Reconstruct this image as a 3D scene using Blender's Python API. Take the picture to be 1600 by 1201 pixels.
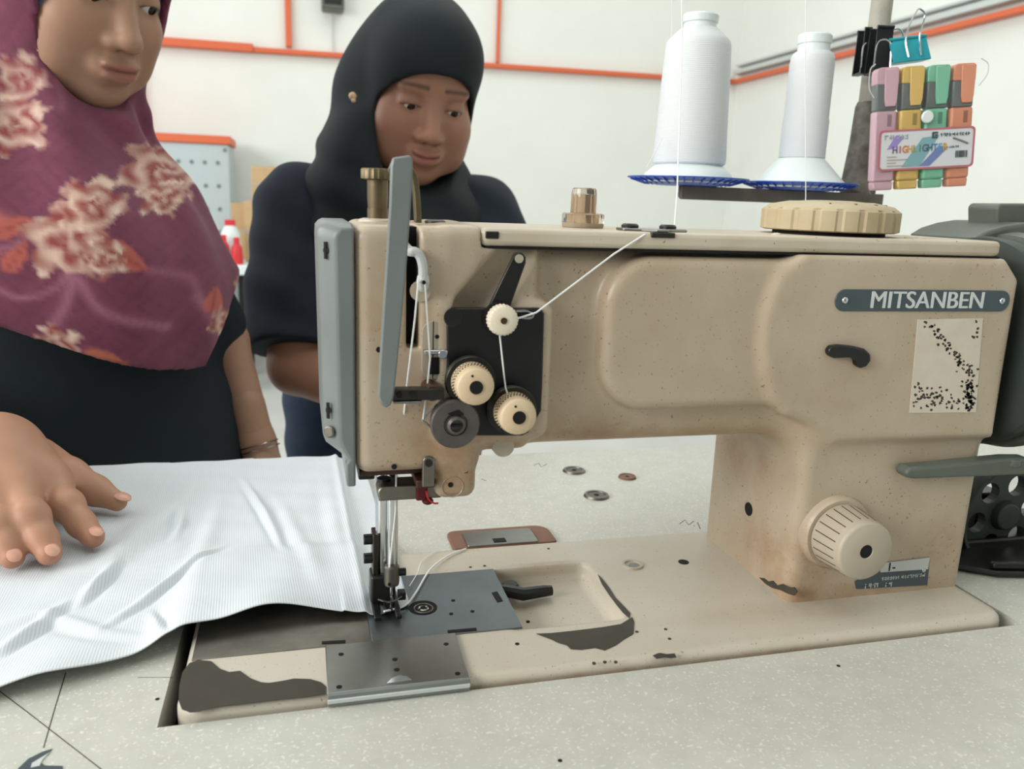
import bpy, bmesh, math, random
import numpy as np
from mathutils import Vector, Matrix

# ---------------------------------------------------------------- scene, camera, light
for o in list(bpy.data.objects):
    bpy.data.objects.remove(o)
scene = bpy.context.scene
COL = scene.collection
random.seed(7)
RNG = np.random.default_rng(7)
ZB = 0.77                      # height of the machine bed above the floor

# camera solved from the vanishing points of the machine (machine frame: bed corner = origin, X along the bed, Y away, Z up)
_c = np.array([800.0, 600.5]); _a = np.array([5660.0, 490.0]) - _c; _b = np.array([465.0, 300.0]) - _c
F = math.sqrt(-(_a @ _b))
_X = np.array([_a[0], _a[1], F]); _X /= np.linalg.norm(_X)
_Y = np.array([_b[0], _b[1], F]); _Y /= np.linalg.norm(_Y)
CR = np.stack([_X, _Y, np.cross(_X, _Y)], 1)
CC = np.array([0.0677, -0.3960, 0.2618])
cam_d = bpy.data.cameras.new('camera'); cam = bpy.data.objects.new('camera', cam_d); COL.objects.link(cam)
cam_d.sensor_width = 36.0; cam_d.lens = F / 1600 * 36; cam_d.clip_start = 0.02
cam_d.dof.use_dof = True; cam_d.dof.focus_distance = 0.56; cam_d.dof.aperture_fstop = 11
_m = Matrix.Identity(4)
for i in range(3):
    _m[i][0] = CR[0][i]; _m[i][1] = -CR[1][i]; _m[i][2] = -CR[2][i]
_m[0][3], _m[1][3], _m[2][3] = CC[0], CC[1], CC[2] + ZB
cam.matrix_world = _m
scene.camera = cam
scene.view_settings.view_transform = 'Standard'; scene.view_settings.look = 'None'
scene.view_settings.gamma = 1.0; scene.view_settings.use_curve_mapping = False
scene.view_settings.exposure = 0.05

world = bpy.data.worlds.new('daylight'); scene.world = world; world.use_nodes = True
wn = world.node_tree.nodes; wn['Background'].inputs[0].default_value = (0.86, 0.95, 1.0, 1); wn['Background'].inputs[1].default_value = 0.26

def area(name, loc, to, sx, sy, power, col):
    d = bpy.data.lights.new(name, 'AREA'); d.shape = 'RECTANGLE'; d.size = sx; d.size_y = sy; d.energy = power; d.color = col
    o = bpy.data.objects.new(name, d); COL.objects.link(o); o.location = loc
    o.rotation_euler = (Vector(to) - Vector(loc)).to_track_quat('-Z', 'Y').to_euler()
    o['kind'] = 'helper'
    return o
# daylight through the windows of the side wall; the overhead pair is added fill without a fixture
area('window_daylight', (-3.3, -1.0, 2.3), (0.3, 0.1, 0.9), 2.6, 1.6, 150, (1.0, 0.985, 0.955))
area('window_daylight_far', (-3.3, 2.6, 2.3), (0.5, 2.8, 1.0), 2.6, 1.8, 62, (0.95, 0.98, 1.0))
area('overhead_fill', (1.0, 2.4, 3.9), (1.0, 2.8, 0.0), 3.4, 2.4, 54, (0.96, 1.0, 0.99))
area('overhead_fill_near', (0.2, -0.6, 3.9), (0.2, -0.3, 0.0), 2.4, 1.2, 14, (0.98, 1.0, 0.98))

# ---------------------------------------------------------------- helpers
def P(x, y, Y):
    """point of the machine frame seen at photo pixel (x, y) on the plane at depth Y"""
    d = CR.T @ np.array([x - 800, y - 600.5, F]); return CC + d * ((Y - CC[1]) / d[1])
def PZ(x, y, z=0.0):
    d = CR.T @ np.array([x - 800, y - 600.5, F]); return CC + d * ((z - CC[2]) / d[2])
def up(p): return (p[0], p[1], p[2] + ZB)

def set_props(o, label=None, cat=None, group=None, kind=None):
    if label: o['label'] = label
    if cat: o['category'] = cat
    if group: o['group'] = group
    if kind: o['kind'] = kind
    return o
def thing(name, label, cat, loc=(0, 0, ZB), group=None, rot=(0, 0, 0)):
    o = bpy.data.objects.new(name, None); COL.objects.link(o); o.location = loc; o.rotation_euler = rot
    o.empty_display_size = 0.05
    return set_props(o, label, cat, group)
def link(name, me, mat, parent=None):
    o = bpy.data.objects.new(name, me); COL.objects.link(o)
    if mat is not None and len(me.materials) == 0: me.materials.append(mat)
    if parent: o.parent = parent
    return o

class MB:
    def __init__(s): s.v = []; s.f = []
    def add(s, v, f):
        n = len(s.v); s.v += [tuple(map(float, q)) for q in v]; s.f += [tuple(i + n for i in q) for q in f]; return s
    def box(s, lo, hi, R=None, o=(0, 0, 0)):
        q = [(x, y, z) for x in (lo[0], hi[0]) for y in (lo[1], hi[1]) for z in (lo[2], hi[2])]
        if R is not None: q = [tuple(np.array(o) + np.array(R) @ np.array(p)) for p in q]
        return s.add(q, [(0, 1, 3, 2), (4, 6, 7, 5), (0, 4, 5, 1), (2, 3, 7, 6), (0, 2, 6, 4), (1, 5, 7, 3)])
    def cyl(s, a, b, r, n=24, r2=None):
        return s.lathe([(0, 0), (r, 0), (r if r2 is None else r2, 1), (0, 1)], a, b, n)
    def lathe(s, prof, a, b, n=32, absolute=False, wob=None):
        """revolve (radius, t) about the axis a->b; t is a fraction of the length unless absolute"""
        a = np.array(a, float); b = np.array(b, float); w = b - a; L = np.linalg.norm(w); w = w / L
        u = np.cross(w, (0, 0, 1)) if abs(w[2]) < .9 else np.cross(w, (0, 1, 0)); u /= np.linalg.norm(u); v = np.cross(w, u)
        vs = []; rings = []
        for r, t in prof:
            c = a + w * (t if absolute else t * L)
            if r < 1e-7: rings.append([len(vs)]); vs.append(c)
            else:
                rings.append(list(range(len(vs), len(vs) + n)))
                for i in range(n):
                    th = 2 * math.pi * i / n; rr = r * (wob(th, t) if wob else 1)
                    vs.append(c + (u * math.cos(th) + v * math.sin(th)) * rr)
        fs = []
        for A, B in zip(rings, rings[1:]):
            for i in range(n):
                j = (i + 1) % n
                if len(A) == 1 and len(B) == 1: continue
                if len(A) == 1: fs.append((A[0], B[j], B[i]))
                elif len(B) == 1: fs.append((A[i], A[j], B[0]))
                else: fs.append((A[i], A[j], B[j], B[i]))
        return s.add(vs, fs)
    def tube(s, pts, r, n=8):
        pts = [np.array(p, float) for p in pts]; rs = r if hasattr(r, '__len__') else [r] * len(pts)
        vs = []; u = None
        for i, p in enumerate(pts):
            t = pts[min(i + 1, len(pts) - 1)] - pts[max(i - 1, 0)]; t = t / np.linalg.norm(t)
            if u is None: u = np.cross(t, (0.123, 0.456, 0.88)); u /= np.linalg.norm(u)
            u = u - t * (u @ t); u /= np.linalg.norm(u); v = np.cross(t, u)
            for k in range(n):
                th = 2 * math.pi * k / n; vs.append(p + (u * math.cos(th) + v * math.sin(th)) * rs[i])
        m = len(pts)
        fs = [(i * n + k, i * n + (k + 1) % n, (i + 1) * n + (k + 1) % n, (i + 1) * n + k) for i in range(m - 1) for k in range(n)]
        fs += [tuple(range(n))[::-1], tuple(range((m - 1) * n, m * n))]
        return s.add(vs, fs)
    def prism(s, poly, o, u, v, w):
        """polygon in the plane (u, v) at o, extruded by the vector w"""
        o = np.array(o, float); u = np.array(u, float); v = np.array(v, float); w = np.array(w, float); n = len(poly)
        vs = [o + u * a + v * b for a, b in poly] + [o + u * a + v * b + w for a, b in poly]
        fs = [tuple(range(n))[::-1], tuple(range(n, 2 * n))] + [(i, (i + 1) % n, n + (i + 1) % n, n + i) for i in range(n)]
        return s.add(vs, fs)
    def plate(s, pts, thick):
        """closed 3D outline given a thickness vector"""
        n = len(pts); t = np.array(thick, float); vs = [np.array(p) for p in pts] + [np.array(p) + t for p in pts]
        return s.add(vs, [tuple(range(n))[::-1], tuple(range(n, 2 * n))] + [(i, (i + 1) % n, n + (i + 1) % n, n + i) for i in range(n)])
    def ball(s, c, r, n=16):
        r = np.array(r if hasattr(r, '__len__') else (r, r, r), float)
        m = n // 2; vs = []; 
        k = len(s.v)
        prof = [(math.sin(math.pi * i / m), -math.cos(math.pi * i / m)) for i in range(m + 1)]
        t = MB().lathe([(max(a, 0) if 0 < i < m else 0, b) for i, (a, b) in enumerate(prof)], (0, 0, 0), (0, 0, 1), n, True)
        return s.add([np.array(c) + np.array(q) * r for q in t.v], t.f)
    def build(s, name, mat, parent=None, bevel=0, seg=2, sharp=35):
        me = bpy.data.meshes.new(name); me.from_pydata(s.v, [], s.f)
        bm = bmesh.new(); bm.from_mesh(me); bmesh.ops.recalc_face_normals(bm, faces=bm.faces); bm.to_mesh(me); bm.free()
        me.polygons.foreach_set('use_smooth', [True] * len(me.polygons)); me.set_sharp_from_angle(angle=math.radians(sharp))
        o = link(name, me, mat, parent)
        if bevel:
            b = o.modifiers.new('edge', 'BEVEL'); b.width = bevel; b.segments = seg; b.limit_method = 'ANGLE'; b.angle_limit = math.radians(40)
            b.harden_normals = False
        return o

def rrect(x0, x1, y0, y1, r, n=5):
    rs = r if hasattr(r, '__len__') else (r,) * 4
    out = []
    for (cx, cy, a0), q in zip(((x1, y1, 0), (x0, y1, 90), (x0, y0, 180), (x1, y0, 270)), rs):
        sx = 1 if cx == x1 else -1; sy = 1 if cy == y1 else -1
        for i in range(n + 1):
            a = math.radians(a0 + 90 * i / n); out.append((cx - sx * q + q * math.cos(a), cy - sy * q + q * math.sin(a)))
    return out
def spline(pts, n=8):
    """Catmull-Rom through the points"""
    p = [np.array(q, float) for q in pts]; p = [2 * p[0] - p[1]] + p + [2 * p[-1] - p[-2]]; out = []
    for i in range(1, len(p) - 2):
        for k in range(n):
            t = k / n
            out.append(.5 * (2 * p[i] + (p[i + 1] - p[i - 1]) * t + (2 * p[i - 1] - 5 * p[i] + 4 * p[i + 1] - p[i + 2]) * t * t
                       + (3 * p[i] - p[i - 1] - 3 * p[i + 1] + p[i + 2]) * t ** 3))
    return out + [p[-2]]

# signed distance fields meshed with surface nets: castings, bodies and draped clothes
def grid(lo, hi, h):
    ax = [np.arange(a, b + h, h, dtype=np.float32) for a, b in zip(lo, hi)]
    return (ax[0][:, None, None], ax[1][None, :, None], ax[2][None, None, :])
def rot_in(p, c, R):
    q = [p[i] - np.float32(c[i]) for i in range(3)]
    return tuple(sum(np.float32(R[j][i]) * q[j] for j in range(3)) for i in range(3))
def ell(p, c, r, R=None):
    q = rot_in(p, c, R) if R is not None else tuple(p[i] - np.float32(c[i]) for i in range(3))
    r = [np.float32(t) for t in r]
    k0 = np.sqrt(sum((q[i] / r[i]) ** 2 for i in range(3))); k1 = np.sqrt(sum((q[i] / r[i] ** 2) ** 2 for i in range(3)))
    return k0 * (k0 - 1) / (k1 + np.float32(1e-9))
def cone(p, a, b, ra, rb):
    a = np.array(a, np.float32); d = np.array(b, np.float32) - a; L = float(d @ d)
    q = [p[i] - a[i] for i in range(3)]
    t = np.clip((q[0] * d[0] + q[1] * d[1] + q[2] * d[2]) / np.float32(L), 0, 1)
    return np.sqrt((q[0] - t * d[0]) ** 2 + (q[1] - t * d[1]) ** 2 + (q[2] - t * d[2]) ** 2) - (np.float32(ra) + t * np.float32(rb - ra))
def chain(p, pts, rs, k):
    d = None
    for (a, b, ra, rb) in zip(pts, pts[1:], rs, rs[1:]):
        e = cone(p, a, b, ra, rb); d = e if d is None else smin(d, e, k)
    return d
def rbox(p, lo, hi, r):
    q = [np.abs(p[i] - np.float32((lo[i] + hi[i]) / 2)) - np.float32((hi[i] - lo[i]) / 2 - r) for i in range(3)]
    return np.sqrt(sum(np.maximum(t, 0) ** 2 for t in q)) + np.minimum(np.maximum(np.maximum(q[0], q[1]), q[2]), 0) - np.float32(r)
def poly2(x, z, pts):
    d = None; s = None
    n = len(pts)
    for i in range(n):
        a = pts[i]; b = pts[i - 1]; ex, ez = b[0] - a[0], b[1] - a[1]; wx, wz = x - np.float32(a[0]), z - np.float32(a[1])
        t = np.clip((wx * ex + wz * ez) / (ex * ex + ez * ez), 0, 1); dd = (wx - ex * t) ** 2 + (wz - ez * t) ** 2
        d = dd if d is None else np.minimum(d, dd)
        c1 = wz >= 0; c2 = z < b[1]; c3 = ex * wz > ez * wx
        flip = (c1 & c2 & c3) | (~c1 & ~c2 & ~c3); s = flip if s is None else s ^ flip
    return np.sqrt(d) * np.where(s, -1, 1).astype(np.float32)
def ext(p, d2, y0, y1, r):
    a = d2 + np.float32(r); w = np.abs(p[1] - np.float32((y0 + y1) / 2)) - np.float32((y1 - y0) / 2 - r)
    return np.minimum(np.maximum(a, w), 0) + np.sqrt(np.maximum(a, 0) ** 2 + np.maximum(w, 0) ** 2) - np.float32(r)
def smin(a, b, k):
    h = np.maximum(k - np.abs(a - b), 0) / np.float32(k); return np.minimum(a, b) - h * h * np.float32(k * .25)
def smax(a, b, k): return -smin(-a, -b, k)
def nets(D, lo, h):
    s = D < 0
    c = [s[i:s.shape[0] - 1 + i, j:s.shape[1] - 1 + j, k:s.shape[2] - 1 + k] for i in (0, 1) for j in (0, 1) for k in (0, 1)]
    anyc = c[0].copy(); allc = c[0].copy()
    for t in c[1:]: anyc |= t; allc &= t
    idx = np.argwhere(anyc & ~allc); n = len(idx)
    off = np.array([(i, j, k) for i in (0, 1) for j in (0, 1) for k in (0, 1)])
    val = np.stack([D[idx[:, 0] + o[0], idx[:, 1] + o[1], idx[:, 2] + o[2]] for o in off], 1)
    acc = np.zeros((n, 3)); cnt = np.zeros(n)
    for a in range(8):
        for b in range(a + 1, 8):
            if np.abs(off[a] - off[b]).sum() != 1: continue
            va, vb = val[:, a], val[:, b]; m = (va < 0) != (vb < 0)
            t = np.where(m, va / np.where(m, va - vb, 1), 0)
            acc += np.where(m[:, None], off[a] + t[:, None] * (off[b] - off[a]), 0); cnt += m
    V = (idx + acc / cnt[:, None]) * h + np.array(lo)
    vid = np.full(anyc.shape, -1, np.int32); vid[idx[:, 0], idx[:, 1], idx[:, 2]] = np.arange(n)
    Q = []
    for ax in range(3):
        sl0 = [slice(None)] * 3; sl1 = [slice(None)] * 3; sl0[ax] = slice(0, -1); sl1[ax] = slice(1, None)
        A = s[tuple(sl0)]; B = s[tuple(sl1)]; e = np.argwhere(A != B)
        o1, o2 = (ax + 1) % 3, (ax + 2) % 3
        ok = (e[:, o1] > 0) & (e[:, o2] > 0) & (e[:, o1] < s.shape[o1] - 1) & (e[:, o2] < s.shape[o2] - 1); e = e[ok]
        pos = A[e[:, 0], e[:, 1], e[:, 2]]
        cs = []
        for d1, d2 in ((-1, -1), (0, -1), (0, 0), (-1, 0)):
            q = e.copy(); q[:, o1] += d1; q[:, o2] += d2; cs.append(vid[q[:, 0], q[:, 1], q[:, 2]])
        q = np.stack(cs, 1); q[~pos] = q[~pos][:, ::-1]; Q.append(q)
    return V, np.concatenate(Q)
def full(d, p): return np.ascontiguousarray(np.broadcast_to(d, (p[0].shape[0], p[1].shape[1], p[2].shape[2])), dtype=np.float32)
def mesh_np(name, V, Q, mat, parent=None, col=None):
    me = bpy.data.meshes.new(name); me.vertices.add(len(V)); me.vertices.foreach_set('co', np.asarray(V, np.float32).ravel())
    me.loops.add(len(Q) * 4); me.loops.foreach_set('vertex_index', np.asarray(Q, np.int32).ravel())
    me.polygons.add(len(Q)); me.polygons.foreach_set('loop_start', np.arange(0, len(Q) * 4, 4, dtype=np.int32))
    me.polygons.foreach_set('use_smooth', np.ones(len(Q), bool)); me.update(calc_edges=True); me.validate()
    if col is not None:
        at = me.attributes.new('tint', 'FLOAT_COLOR', 'POINT'); c4 = np.ones((len(V), 4), np.float32); c4[:, :3] = col; at.data.foreach_set('color', c4.ravel())
    return link(name, me, mat, parent)
def sdf_mesh(fn, lo, hi, h):
    p = grid(lo, hi, h); D = full(fn(p), p); return nets(D, lo, h)

# ---------------------------------------------------------------- materials
def S(r, g, b):
    return tuple(((t / 255) / 12.92 if t <= 10 else ((t / 255 + .055) / 1.055) ** 2.4) for t in (r, g, b)) + (1,)
def mat(name, col, rough=.5, metal=0.0, var=None, vscale=40, vamt=.5, bump=0, bscale=400, spec=.5, trans=0, alpha=1, ior=1.45, specks=None, coat=0, sss=0):
    m = bpy.data.materials.new(name); m.use_nodes = True; nt = m.node_tree; N = nt.nodes; L = nt.links; b = N['Principled BSDF']
    b.inputs['Base Color'].default_value = col; b.inputs['Roughness'].default_value = rough; b.inputs['Metallic'].default_value = metal
    b.inputs['Specular IOR Level'].default_value = spec; b.inputs['Transmission Weight'].default_value = trans; b.inputs['Alpha'].default_value = alpha
    b.inputs['IOR'].default_value = ior; b.inputs['Coat Weight'].default_value = coat
    if sss: b.inputs['Subsurface Weight'].default_value = sss; b.inputs['Subsurface Radius'].default_value = (.012, .005, .003); b.inputs['Subsurface Scale'].default_value = 1
    tc = N.new('ShaderNodeTexCoord'); out = None
    if var is not None:
        n = N.new('ShaderNodeTexNoise'); n.inputs['Scale'].default_value = vscale; n.inputs['Detail'].default_value = 6; n.inputs['Roughness'].default_value = .6
        L.new(tc.outputs['Object'], n.inputs['Vector'])
        r = N.new('ShaderNodeValToRGB'); r.color_ramp.elements[0].position = .35; r.color_ramp.elements[1].position = .7
        r.color_ramp.elements[0].color = (0, 0, 0, 1); r.color_ramp.elements[1].color = (vamt, vamt, vamt, 1); L.new(n.outputs['Fac'], r.inputs[0])
        x = N.new('ShaderNodeMix'); x.data_type = 'RGBA'; x.inputs[6].default_value = col; x.inputs[7].default_value = var
        L.new(r.outputs[0], x.inputs[0]); out = x.outputs[2]
    if specks:
        scol, sscale, lo, hi = specks
        n = N.new('ShaderNodeTexNoise'); n.inputs['Scale'].default_value = sscale; n.inputs['Detail'].default_value = 2; L.new(tc.outputs['Object'], n.inputs['Vector'])
        r = N.new('ShaderNodeValToRGB'); r.color_ramp.elements[0].position = lo; r.color_ramp.elements[1].position = hi; L.new(n.outputs['Fac'], r.inputs[0])
        x = N.new('ShaderNodeMix'); x.data_type = 'RGBA'; x.inputs[7].default_value = scol; L.new(r.outputs[0], x.inputs[0])
        if out is None: x.inputs[6].default_value = col
        else: L.new(out, x.inputs[6])
        out = x.outputs[2]
    if out is not None: L.new(out, b.inputs['Base Color'])
    if bump:
        n = N.new('ShaderNodeTexNoise'); n.inputs['Scale'].default_value = bscale; n.inputs['Detail'].default_value = 3; L.new(tc.outputs['Object'], n.inputs['Vector'])
        u = N.new('ShaderNodeBump'); u.inputs['Strength'].default_value = bump; u.inputs['Distance'].default_value = .001
        L.new(n.outputs['Fac'], u.inputs['Height']); L.new(u.outputs[0], b.inputs['Normal'])
    return m
def tint_mat(name, rough=.6, bump=0, bscale=300, sss=0, spec=.4, wave=None, var=0, sheen=0):
    m = mat(name, (1, 1, 1, 1), rough, bump=bump, bscale=bscale, sss=sss, spec=spec); nt = m.node_tree; N = nt.nodes; L = nt.links
    a = N.new('ShaderNodeAttribute'); a.attribute_name = 'tint'; out = a.outputs['Color']
    tc = [n for n in N if n.type == 'TEX_COORD'][0]
    if var:
        n = N.new('ShaderNodeTexNoise'); n.inputs['Scale'].default_value = 60; n.inputs['Detail'].default_value = 5; L.new(tc.outputs['Object'], n.inputs['Vector'])
        r = N.new('ShaderNodeMapRange'); r.inputs[3].default_value = 1 - var; r.inputs[4].default_value = 1 + var; L.new(n.outputs['Fac'], r.inputs[0])
        x = N.new('ShaderNodeMix'); x.data_type = 'RGBA'; x.blend_type = 'MULTIPLY'; x.inputs[0].default_value = 1; L.new(out, x.inputs[6]); L.new(r.outputs[0], x.inputs[7]); out = x.outputs[2]
    L.new(out, N['Principled BSDF'].inputs['Base Color'])
    if sheen: N['Principled BSDF'].inputs['Sheen Weight'].default_value = sheen
    return m

M = {}
M['wall'] = mat('white_wall_paint', S(232, 234, 228), .8, var=S(222, 224, 218), vscale=2.0, vamt=.6)
M['floor'] = mat('grey_concrete_floor', S(196, 196, 192), .55, var=S(170, 170, 166), vscale=3)
M['ceiling'] = mat('ceiling_sheet', S(225, 228, 226), .8)
M['orange'] = mat('orange_painted_steel', S(214, 104, 66), .5)
M['conduit'] = mat('grey_conduit', S(196, 200, 198), .5)
M['glass'] = mat('window_glass', (1, 1, 1, 1), .02, trans=1, ior=1.02)
M['table'] = mat('cream_speckled_laminate', S(197, 197, 188), .38, var=S(186, 186, 176), vscale=55, vamt=.8, specks=(S(218, 216, 203), 480, .60, .68), bump=.03)
M['table_edge'] = mat('dark_table_edge', S(60, 55, 48), .6)
M['beige'] = mat('worn_beige_enamel', S(191, 176, 155), .33, var=S(167, 146, 119), vscale=14, vamt=.6, specks=(S(122, 102, 76), 560, .66, .76), bump=.09, bscale=700, spec=.5)
M['bedpaint'] = mat('bed_enamel', S(197, 190, 176), .36, var=S(184, 172, 150), vscale=10, vamt=.6, specks=(S(128, 114, 92), 560, .66, .76), bump=.08, bscale=700)
M['lid'] = mat('lid_enamel', S(202, 192, 174), .36, var=S(180, 160, 130), vscale=18, vamt=.5, specks=(S(80, 66, 50), 300, .71, .76), bump=.06, bscale=700)
M['cream'] = mat('cream_plastic', S(218, 196, 164), .42, var=S(200, 170, 130), vscale=60, vamt=.4)
M['ivory'] = mat('ivory_plastic', S(232, 220, 198), .4)
M['gunmetal'] = mat('gunmetal', S(104, 99, 97), .4, .6, var=S(80, 74, 72), vscale=80)
M['dialplastic'] = mat('greige_dial_plastic', S(182, 171, 153), .45, var=S(168, 154, 130), vscale=40, vamt=.5)
M['topdial'] = mat('khaki_dial_plastic', S(184, 169, 138), .5, var=S(164, 144, 106), vscale=50, vamt=.6)
M['greypaint'] = mat('grey_enamel', S(122, 128, 126), .35, var=S(104, 110, 108), vscale=20, vamt=.5, bump=.03)
M['greygreen'] = mat('grey_green_enamel', S(92, 98, 90), .4, var=S(72, 78, 72), vscale=20)
M['darkgreen'] = mat('dark_green_enamel', S(52, 60, 54), .45, var=S(34, 40, 36), vscale=18)
M['black'] = mat('black_enamel', S(22, 22, 21), .35, var=S(34, 34, 32), vscale=50, vamt=.5)
M['hole'] = mat('black_hole', S(10, 10, 10), .8)
M['chip'] = mat('bare_dark_iron', S(56, 52, 44), .5, var=S(74, 66, 54), vscale=60)
M['steel'] = mat('brushed_steel', S(158, 158, 154), .3, 1.0, var=S(120, 118, 112), vscale=30, vamt=.5, bump=.02)
M['chrome'] = mat('polished_steel', S(205, 207, 208), .16, 1.0)
M['dullsteel'] = mat('oiled_steel', S(140, 136, 128), .42, 1.0, var=S(104, 98, 88), vscale=40, vamt=.7)
M['plate'] = mat('blued_steel_plate', S(118, 124, 126), .42, .85, var=S(100, 106, 108), vscale=25, vamt=.6)
M['darksteel'] = mat('dark_oiled_steel', S(58, 56, 54), .35, .9, var=S(88, 82, 74), vscale=60)
M['brass'] = mat('worn_brass', S(120, 108, 84), .45, .8, var=S(86, 70, 50), vscale=80)
M['brown'] = mat('brown_rubber', S(128, 92, 74), .6, var=S(104, 74, 58), vscale=40)
M['oilbrown'] = mat('oily_brown_iron', S(74, 44, 28), .4, var=S(44, 28, 20), vscale=60)
M['maroon'] = mat('maroon_thread', S(92, 28, 34), .8)
M['red'] = mat('red_plastic', S(206, 52, 58), .5)
M['thread'] = mat('white_thread', S(236, 238, 236), .7)
M['cone'] = mat('white_cone_plastic', S(224, 233, 232), .35)
M['blue'] = mat('blue_plastic', S(34, 84, 196), .35)
M['stand'] = mat('brown_grey_painted_bar', S(110, 104, 96), .5, var=S(134, 124, 112), vscale=25)
M['pole'] = mat('weathered_pole', S(176, 172, 160), .6, var=S(140, 134, 120), vscale=60)
M['wrap'] = mat('grimy_tape', S(130, 126, 118), .7, var=S(66, 60, 52), vscale=70, vamt=.9)
M['amber'] = mat('amber_plastic', S(240, 208, 172), .08, trans=.85, ior=1.45)
M['smoke'] = mat('clear_smoked_plastic', S(228, 220, 208), .06, trans=.9, ior=1.4)
M['clear'] = mat('clear_pouch', (1, 1, 1, 1), .08, trans=1, ior=1.05)
M['plateblue'] = mat('slate_nameplate', S(74, 86, 92), .4, .2)
M['letter'] = mat('silver_letters', S(206, 210, 208), .4)
M['paper'] = mat('label_paper', S(212, 214, 216), .6)
M['carton'] = mat('brown_cardboard', S(196, 166, 126), .8, var=S(176, 146, 108), vscale=10)
M['cabinet'] = mat('light_grey_cabinet', S(182, 192, 194), .5)
M['teal'] = mat('teal_clip', S(38, 156, 172), .35)
M['clipblack'] = mat('black_clip', S(24, 26, 28), .35)
M['pearl'] = mat('pearl_pin', S(226, 190, 150), .2)
for k, c in dict(pink=(208, 172, 182), yellow=(220, 186, 112), green=(132, 194, 164), peach=(222, 152, 122)).items():
    M['pen_' + k] = mat(k + '_pen_plastic', S(*c), .35)
M['navy'] = mat('navy_jersey', S(24, 34, 48), .85, var=S(16, 22, 32), vscale=30, bump=.15, bscale=900)
M['hijab_dark'] = mat('black_green_jersey', S(17, 27, 31), .8, bump=.15, bscale=900)
M['dress'] = mat('dark_teal_cloth', S(18, 31, 38), .85, var=S(16, 24, 28), vscale=20, bump=.15, bscale=900)
M['jeans'] = mat('blue_denim', S(38, 54, 76), .85, var=S(26, 38, 58), vscale=60)
M['inner'] = mat('slate_blue_cap', S(110, 116, 136), .8)
M['shoe'] = mat('black_shoe', S(20, 20, 22), .5)
M['eye'] = mat('eye_white', S(214, 206, 198), .2)
M['iris'] = mat('dark_iris', S(24, 16, 12), .12)
M['nail'] = mat('finger_nail', S(208, 156, 134), .25)
M['skin'] = tint_mat('skin', .5, bump=.04, bscale=900, sss=.08, var=.06)
M['scarf'] = tint_mat('floral_scarf', .8, bump=.12, bscale=800, var=.18, sheen=.1)

def stain(m, blobs, col):
    """oil and grime marks, each with its own place and ragged edge"""
    N = m.node_tree.nodes; L = m.node_tree.links; b = N['Principled BSDF']; tc = [n for n in N if n.type == 'TEX_COORD'][0]
    src = b.inputs['Base Color'].links[0].from_socket
    n = N.new('ShaderNodeTexNoise'); n.inputs['Scale'].default_value = 45; n.inputs['Detail'].default_value = 8; n.inputs['Roughness'].default_value = .7; L.new(tc.outputs['Object'], n.inputs['Vector'])
    for c, r, amt in blobs:
        mp = N.new('ShaderNodeMapping'); mp.vector_type = 'POINT'; mp.inputs['Location'].default_value = [-c[i] / r[i] for i in range(3)]; mp.inputs['Scale'].default_value = [1 / t for t in r]
        L.new(tc.outputs['Object'], mp.inputs[0])
        ln = N.new('ShaderNodeVectorMath'); ln.operation = 'LENGTH'; L.new(mp.outputs[0], ln.inputs[0])
        f = N.new('ShaderNodeMapRange'); f.interpolation_type = 'SMOOTHSTEP'; f.inputs[1].default_value = 1.0; f.inputs[2].default_value = .2; f.inputs[3].default_value = 0; f.inputs[4].default_value = 1; L.new(ln.outputs['Value'], f.inputs[0])
        k = N.new('ShaderNodeMapRange'); k.inputs[1].default_value = .35; k.inputs[2].default_value = .62; k.inputs[3].default_value = .35; k.inputs[4].default_value = 1; L.new(n.outputs['Fac'], k.inputs[0])
        q = N.new('ShaderNodeMath'); q.operation = 'MULTIPLY'; L.new(f.outputs[0], q.inputs[0]); L.new(k.outputs[0], q.inputs[1])
        q2 = N.new('ShaderNodeMath'); q2.operation = 'MULTIPLY'; L.new(q.outputs[0], q2.inputs[0]); q2.inputs[1].default_value = amt
        x = N.new('ShaderNodeMix'); x.data_type = 'RGBA'; L.new(q2.outputs[0], x.inputs[0]); L.new(src, x.inputs[6]); x.inputs[7].default_value = col; src = x.outputs[2]
    L.new(src, b.inputs['Base Color'])
stain(M['beige'], [((.145, .04, .112), (.055, .06, .055), .65), ((.120, .04, .20), (.035, .06, .06), .35), ((.200, .05, .120), (.10, .06, .03), .5), ((.392, .06, .020), (.05, .09, .05), .55), ((.395, .11, .085), (.05, .07, .05), .5),
                   ((.505, .045, .035), (.035, .03, .03), .45), ((.300, .06, .118), (.14, .05, .022), .45), ((.42, .04, .002), (.14, .03, .014), .55), ((.40, .04, .155), (.05, .03, .03), .22)], S(150, 112, 74))
stain(M['bedpaint'], [((.30, -.002, -.010), (.40, .006, .010), .85), ((.235, .132, -.004), (.05, .006, .012), .6), ((.205, .095, -.008), (.03, .06, .01), .35), ((.40, .035, 0), (.16, .02, .01), .25)], S(138, 106, 72))
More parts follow.
